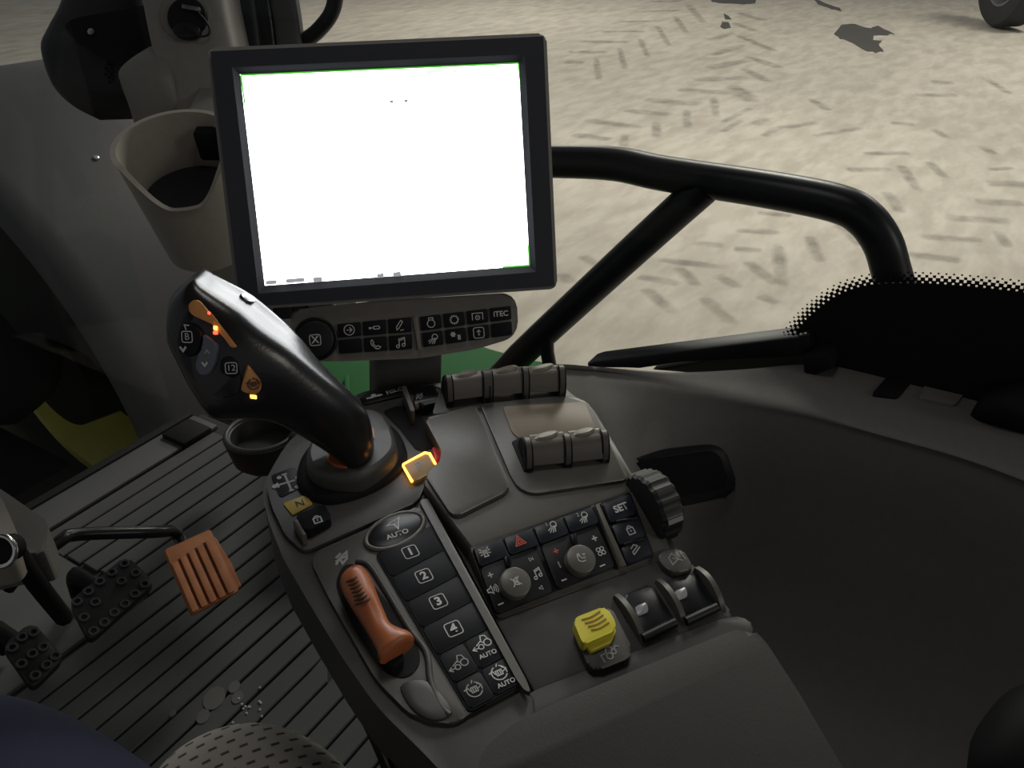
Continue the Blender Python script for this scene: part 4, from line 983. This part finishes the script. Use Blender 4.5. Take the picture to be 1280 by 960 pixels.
# ================================================================== JOYSTICK
js = thing('joystick', P1.w(*P1.loc((452, 575)), .02), 'black multifunction joystick with orange and grey thumb keys on the armrest console', 'joystick')
GRIP = [(-1, 0), (-.9, .5), (-.62, .85), (-.2, 1), (.2, .98), (.6, .8), (.9, .45), (1, 0), (.88, -.5), (.5, -.86), (0, -1), (-.5, -.86), (-.88, -.5), (-.97, -.2)]
HEAD = [(-1, 0), (-.95, .50), (-.82, .74), (-.4, .88), (.05, .97), (.40, .95), (.66, .78), (.80, .35), (.93, -.12), (1, -.45), (.6, -.86), (0, -1), (-.5, -.86), (-.92, -.5)]
def mixp(k): return [(a[0] + (b[0] - a[0]) * k, a[1] + (b[1] - a[1]) * k) for a, b in zip(GRIP, HEAD)]
def pt(p): return (P1.w(*P1.loc(p, .02), .02) - CAM).length / ray(*p).length
tb0 = pt((450, 574))
JS = [((440, 592), (466, 574), tb0 + .004, .013, 0), ((430, 580), (467, 553), tb0 - .002, .017, 0), ((405, 562), (460, 518), tb0 - .010, .020, .1), ((375, 543), (440, 490), tb0 - .020, .023, .3), ((345, 527), (406, 455), tb0 - .030, .026, .6),
      ((310, 522), (373, 420), tb0 - .040, .028, .9), ((268, 521), (338, 390), tb0 - .048, .030, 1), ((244, 493), (310, 368), tb0 - .053, .030, 1), ((224, 455), (284, 354), tb0 - .056, .029, 1), ((209, 418), (266, 345), tb0 - .058, .027, 1), ((212, 380), (252, 338), tb0 - .058, .023, 1), ((221, 362), (240, 345), tb0 - .056, .014, 1)]
stick = loft('grip', [px_section(L, R, t, h, mixp(k)) for L, R, t, h, k in JS], 'stick', js, 50, 5, 3)
jb = bvh_of(stick)
def jkey(name, px, m, z1=.0022, r=.003, z0=-.004, parent=None, bev=.001):
    pl = hitplane(jb, px + [(sum(p[0] for p in px) / len(px), sum(p[1] for p in px) / len(px))])
    return pprism(name, pl, px, z0, z1, m, parent or js, r=r, bev=bev), pl
o1, p1_ = jkey('thumb_panel', [(228, 398), (240, 380), (268, 402), (296, 452), (304, 482), (288, 500), (262, 492), (234, 466), (220, 430)], 'black_gloss', .001, .006)
k1, q1 = jkey('orange_key', [(234, 384), (238, 376), (247, 374), (256, 384), (270, 403), (262, 404), (252, 399), (240, 394)], 'orange_key', .004)
k2, q2 = jkey('orange_key', [(258, 388), (264, 392), (284, 418), (296, 434), (289, 435), (280, 422), (266, 408)], 'orange_key', .004)
k3, q3 = jkey('orange_key', [(310, 457), (328, 480), (324, 493), (300, 490)], 'orange_key', .004)
icon(q3, (317, 480), 'diff', .009, 'pedal_groove', k3, .004, lw=.12)
g_, qg = jkey('grey_key', [(252, 417), (262, 424), (272, 432), (268, 456), (258, 472), (243, 464), (247, 444), (256, 432)], 'grey_key', .004, .004)
icon(qg, (259, 440), 'chevron_up', .005, 'print_dim', g_, .004, lw=.2); icon(qg, (256, 455), 'chevron_down', .006, 'print', g_, .004, lw=.2)
b_, qb = jkey('rocker_key', [(224, 408), (236, 402), (252, 414), (250, 432), (240, 448), (226, 442)], 'key', .003, .005)
icon(qb, (234, 421), 'box', .007, 'print', b_, .003, lw=.1); text(qb, (234, 421), 'B', .0062, 'print', b_, .0032)
icon(qb, (233, 408), 'chevron_up', .006, 'print', b_, .003, rot=.9, lw=.14); icon(qb, (229, 436), 'chevron_down', .007, 'print', b_, .003, lw=.2)
t_, qt = jkey('number_key', [(276, 448), (290, 446), (300, 464), (294, 474), (274, 466)], 'key', .003, .004)
icon(qt, (289, 460), 'box', .007, 'print', t_, .003, lw=.08); text(qt, (289, 460), '12', .0056, 'print', t_, .0032)
for p, m, s in (((261, 391), 'red_glow', 1.6), ((269, 410), 'amber_glow', 2.2), ((268, 416), 'red_glow', 1.8)):
    jkey('indicator_lamp', [(p[0] - s, p[1] - s * 1.4), (p[0] + s, p[1] - s), (p[0] + s, p[1] + s * 1.4), (p[0] - s, p[1] + s)], m, .005, .0005)
jkey('indicator_lamp', [(313, 495), (321, 496), (321, 499), (313, 498)], 'amber_glow', .002, .0004)
jkey('side_key', [(300, 366), (310, 366), (322, 374), (316, 378), (306, 374)], 'steel', .002, .002)

# ================================================================== CUP HOLDER
axu = (RM @ Vector((.10, .66, .75))).normalized()
CC = at((219, 180), 1.06)
cu_x = RM @ Vector((1, 0, 0)); CPl = Pl(CC, cu_x, axu.cross(cu_x))
axu = CPl.n
cupt = thing('cup_holder', CC - axu * .14, 'beige plastic cup holder with a scooped front on the pillar', 'cup holder')
def cup():
    n = 120; hgt = .165; R0, R1 = .058, .077; th = .005; bm = bmesh.new(); rows = []
    for i in range(n):
        a = 2 * math.pi * i / n; d = CPl.ex * math.cos(a) + CPl.ey * math.sin(a)
        da = math.atan2(math.sin(a - math.radians(283)), math.cos(a - math.radians(283)))
        s = min(1, max(0, (math.radians(50) - abs(da)) / math.radians(34))); dip = .054 * (.5 - .5 * math.cos(math.pi * min(1, max(0, 1.22 - abs(da) / math.radians(50))))) ** .9 if abs(da) < math.radians(61) else 0
        row = []
        for k in range(9):
            t = k / 8; z = -hgt + (hgt - dip) * t; r = R0 + (R1 - R0) * (z + hgt) / hgt
            row.append(bm.verts.new(CC + d * r + axu * z))
        z = -dip; r = R1 - (R1 - R0) * dip / hgt
        row.append(bm.verts.new(CC + d * (r + .002) + axu * (z + .003))); row.append(bm.verts.new(CC + d * (r - th) + axu * (z + .003))); row.append(bm.verts.new(CC + d * (r - th - .001) + axu * (z - .002)))
        for k in range(1, 7):
            t = k / 6; zz_ = z - .002 + (-hgt * .93 - z) * t; row.append(bm.verts.new(CC + d * (R0 + (R1 - R0) * (zz_ + hgt) / hgt - th) + axu * zz_))
        rows.append(row)
    for i in range(n):
        A_, B_ = rows[i], rows[(i + 1) % n]
        for j in range(len(A_) - 1): bm.faces.new((A_[j], B_[j], B_[j + 1], A_[j + 1]))
    bm.faces.new([r[0] for r in rows]); bm.faces.new([r[-1] for r in rows])
    frombm('cup', bm, 'beige', cupt, 45)
    ins = Pl(CC - axu * .072, CPl.ex, CPl.ey)
    disc('dark_insert', ins, (0, 0), .0605, -.02, 0, 'cup_insert', cupt, 40, bev=.003)
cup()
cq = Pl(CC + CPl.ey * .062 - axu * .02, CPl.ex, axu)
prism('mounting_clip', cq, [(.006, -.036), (.045, -.036), (.045, .006), (.006, .006)], -.002, .014, 'black_matte', cupt, .003, .002)
prism('mounting_arm', Pl(CC + CPl.ey * .07 - axu * .05, CPl.ex, axu), [(-.02, -.09), (.05, -.09), (.05, .03), (-.02, .03)], -.13, .0, 'beige_dark', cupt, .004, .002)

# ================================================================== PEDALS, STEERING COLUMN FOOT
pc = on_z((252, 715), .15)
PP = Pl(pc, Vector((.97, .22, .02)), Vector((-.2, .80, .55)))
bp_ = thing('brake_pedal', on_z((245, 720), .10), 'orange brown ribbed brake pedal on a bent black arm', 'pedal')
PQ = [(206, 687), (263, 661), (299, 738), (241, 768)]
pprism('pedal_pad', PP, PQ, -.008, .0, 'pedal_orange', bp_, r=.003, bev=.002)
for i in range(5):
    u0, u1 = .02 + i * .196, .02 + i * .196 + .128
    pprism('pedal_rib', PP, cell(PQ, u0, u1, .22 - .02 * i, .97), -.001, .005, 'pedal_orange', bp_, r=.001, bev=.0012)
for i in range(4):
    u0 = .165 + i * .196
    pprism('pedal_groove', PP, cell(PQ, u0, u0 + .04, .20 - .02 * i, .93), -.001, .0008, 'pedal_groove', bp_)
pprism('pedal_bracket', PP, [(270, 672), (290, 705), (302, 732), (296, 735), (264, 668)], -.02, -.007, 'pedal_orange', bp_, bev=.001)
tube('pedal_arm', [PP.w(*PP.loc((228, 682), -.012), -.012), on_z((224, 672), .165), on_z((216, 664), .18), on_z((190, 665), .20), on_z((98, 668), .24), on_z((74, 677), .25), on_z((30, 712), .24), on_z((10, 735), .22)], .0085, 'black_gloss', bp_, 10, 4)

def studded(label, quadpx, z, studs, tilt, group='black studded pedals'):
    c = on_z((sum(p[0] for p in quadpx) / 4, sum(p[1] for p in quadpx) / 4), z)
    pl = Pl(c, Vector((1, .1, 0)), Vector((0, math.cos(tilt), math.sin(tilt))))
    t = thing('studded_pedal', c - Vector((0, 0, z - .01)), label, 'pedal', group)
    pprism('pedal_plate', pl, quadpx, -.012, 0, 'rubber', t, r=.012, bev=.003)
    for u, v in studs:
        p = quad(quadpx, u, v); ring('stud', pl, pl.loc(p, .001), .0055, .0022, .001, 'stud', t, 14, k=6)
    tube('pedal_lever', [c - pl.n * .012, c + Vector((0, .08, .0)), Vector((c.x + .01, c.y + .12, .02))], .012, 'black_matte', t, 8, 3)
    return t
SQ = [(86, 752), (158, 694), (194, 728), (112, 802)]
studded('black studded pedal plate between the brake pedal and the steering column foot', SQ, .09, [(.10, .12), (.30, .10), (.50, .09), (.70, .10), (.90, .14), (.10, .88), (.26, .90), (.42, .88), (.58, .90), (.74, .88), (.9, .86), (.08, .5), (.92, .5), (.3, .4), (.72, .42)], .35)
SQ2 = [(2, 808), (40, 776), (80, 822), (40, 862)]
studded('black studded pedal plate beside the navy trouser leg', SQ2, .09, [(.2, .15), (.55, .12), (.85, .2), (.15, .5), (.8, .55), (.5, .5), (.25, .85), (.6, .86), (.88, .85)], .35)

scf = thing('steering_column_foot', on_z((0, 760), 0), 'brown grey steering column foot with a chrome ring at the cab floor', 'steering column')
lo = on_z((20, 640), .30)
cz = Pl(on_z((10, 650), .31), (1, 0, 0), (0, 1, 0))
pprism('column_cover', cz, [(-110, 600), (-30, 592), (8, 616), (60, 652), (58, 690), (24, 692), (-110, 722)], -.045, 0, 'beige_dark', scf, r=.012, bev=.008)
pprism('column_cap', cz, [(-110, 598), (-40, 590), (2, 622), (20, 662), (10, 684), (-110, 704)], 0, .05, 'beige', scf, r=.012, bev=.008)
tube('column_stem', [cz.w(-.12, -.02, -.04), Vector((lo.x - .18, lo.y + .06, .0))], .05, 'black_matte', scf, 12, 1)
rp = Pl(on_z((2, 690), .37), RM @ Vector((1, 0, 0)), RM @ Vector((0, 1, 0)))
ring('chrome_ring', rp, rp.loc((2, 688)), .016, .0030, .003, 'chrome', scf, 32)
disc('ring_core', rp, rp.loc((2, 688)), .014, -.02, .001, 'black_matte', scf, 24)
tube('link_rod', [on_z((20, 690), .33), on_z((45, 728), .28), on_z((80, 772), .16)], .011, 'black_matte', scf, 8, 2)

# open round bottle holder on the console's front foot
cp_ = Pl(on_z((327, 541), .37), (1, 0, 0), (0, 1, 0))
def holder():
    bm = bmesh.new(); rows = []
    for i in range(40):
        a = 2 * math.pi * i / 40
        rows.append([bm.verts.new(cp_.w(r * math.cos(a), r * math.sin(a), z)) for r, z in ((.030, -.045), (.040, -.035), (.047, .0), (.044, .003), (.038, .0), (.034, -.02))])
    for i in range(40):
        for j in range(5): bm.faces.new((rows[i][j], rows[(i + 1) % 40][j], rows[(i + 1) % 40][j + 1], rows[i][j + 1]))
    bm.faces.new([r[0] for r in rows]); bm.faces.new([r[-1] for r in rows]); h = frombm('bottle_holder', bm, 'rubber', con, 40)
    ring('holder_rim', cp_, (0, 0), .0425, .003, .002, 'console_dark', h, 40)
    tube('holder_arm', [cp_.w(.03, -.02, -.02), P1.w(*P1.loc((425, 560), -.05), -.06), P1.w(*P1.loc((470, 600), -.05), -.07)], .010, 'black_matte', h, 8, 2)
holder()

# ================================================================== SEAT AND DRIVER'S LEG
st_ = thing('driver_seat', Vector((.10, .1, 0)), 'operator seat cushion in woven grey beige cloth at the driver\'s right thigh', 'seat')
def dome():
    zt = .42
    base = [(190, 990), (212, 958), (240, 936), (275, 920), (318, 912), (360, 918), (395, 934), (425, 956), (450, 990)]
    outer = [on_z(p, zt - .03) for p in base]
    ctr = on_z((320, 1120), zt)
    rings = []
    for k, (s, dz) in enumerate(((1.0, -.10), (1.02, -.04), (1.0, 0), (.95, .016), (.85, .026), (.6, .03), (.2, .032))):
        rings.append([ctr + (p - ctr) * s + Vector((0, 0, dz)) for p in outer])
    # close the outline behind
    full = []
    for r_ in rings:
        c0 = r_[-1] + (r_[-1] - r_[-2]) * 1.0; c1 = r_[0] + (r_[0] - r_[1]) * 1.0
        full.append(r_ + [c0 + (ctr - c0) * .2, (c0 + c1) / 2 + Vector((-.03, -.05, 0)), c1 + (ctr - c1) * .2])
    loft('seat_cushion', full, 'seat_cloth', st_, 60, 4, 3)
    box('seat_base', (.17, -.10, .0), (.27, .22, .29), 'black_matte', st_, .01)
dome()
# trouser leg: thigh, knee, shin in one continuous mesh
LEG = [((.058, -.22, .50), .088), ((.058, -.05, .502), .088), ((.058, .12, .503), .086), ((.058, .27, .500), .083), ((.060, .38, .497), .079), ((.062, .465, .465), .072), ((.064, .50, .40), .064), ((.066, .50, .30), .060), ((.066, .495, .18), .054), ((.066, .49, .09), .055), ((.066, .49, .04), .056)]
per = tube('person', [p for p, r in LEG], [r for p, r in LEG], 'denim', None, 20, 5)
tag(per, 'seated person\'s knee and thigh in dark navy trousers', 'person')
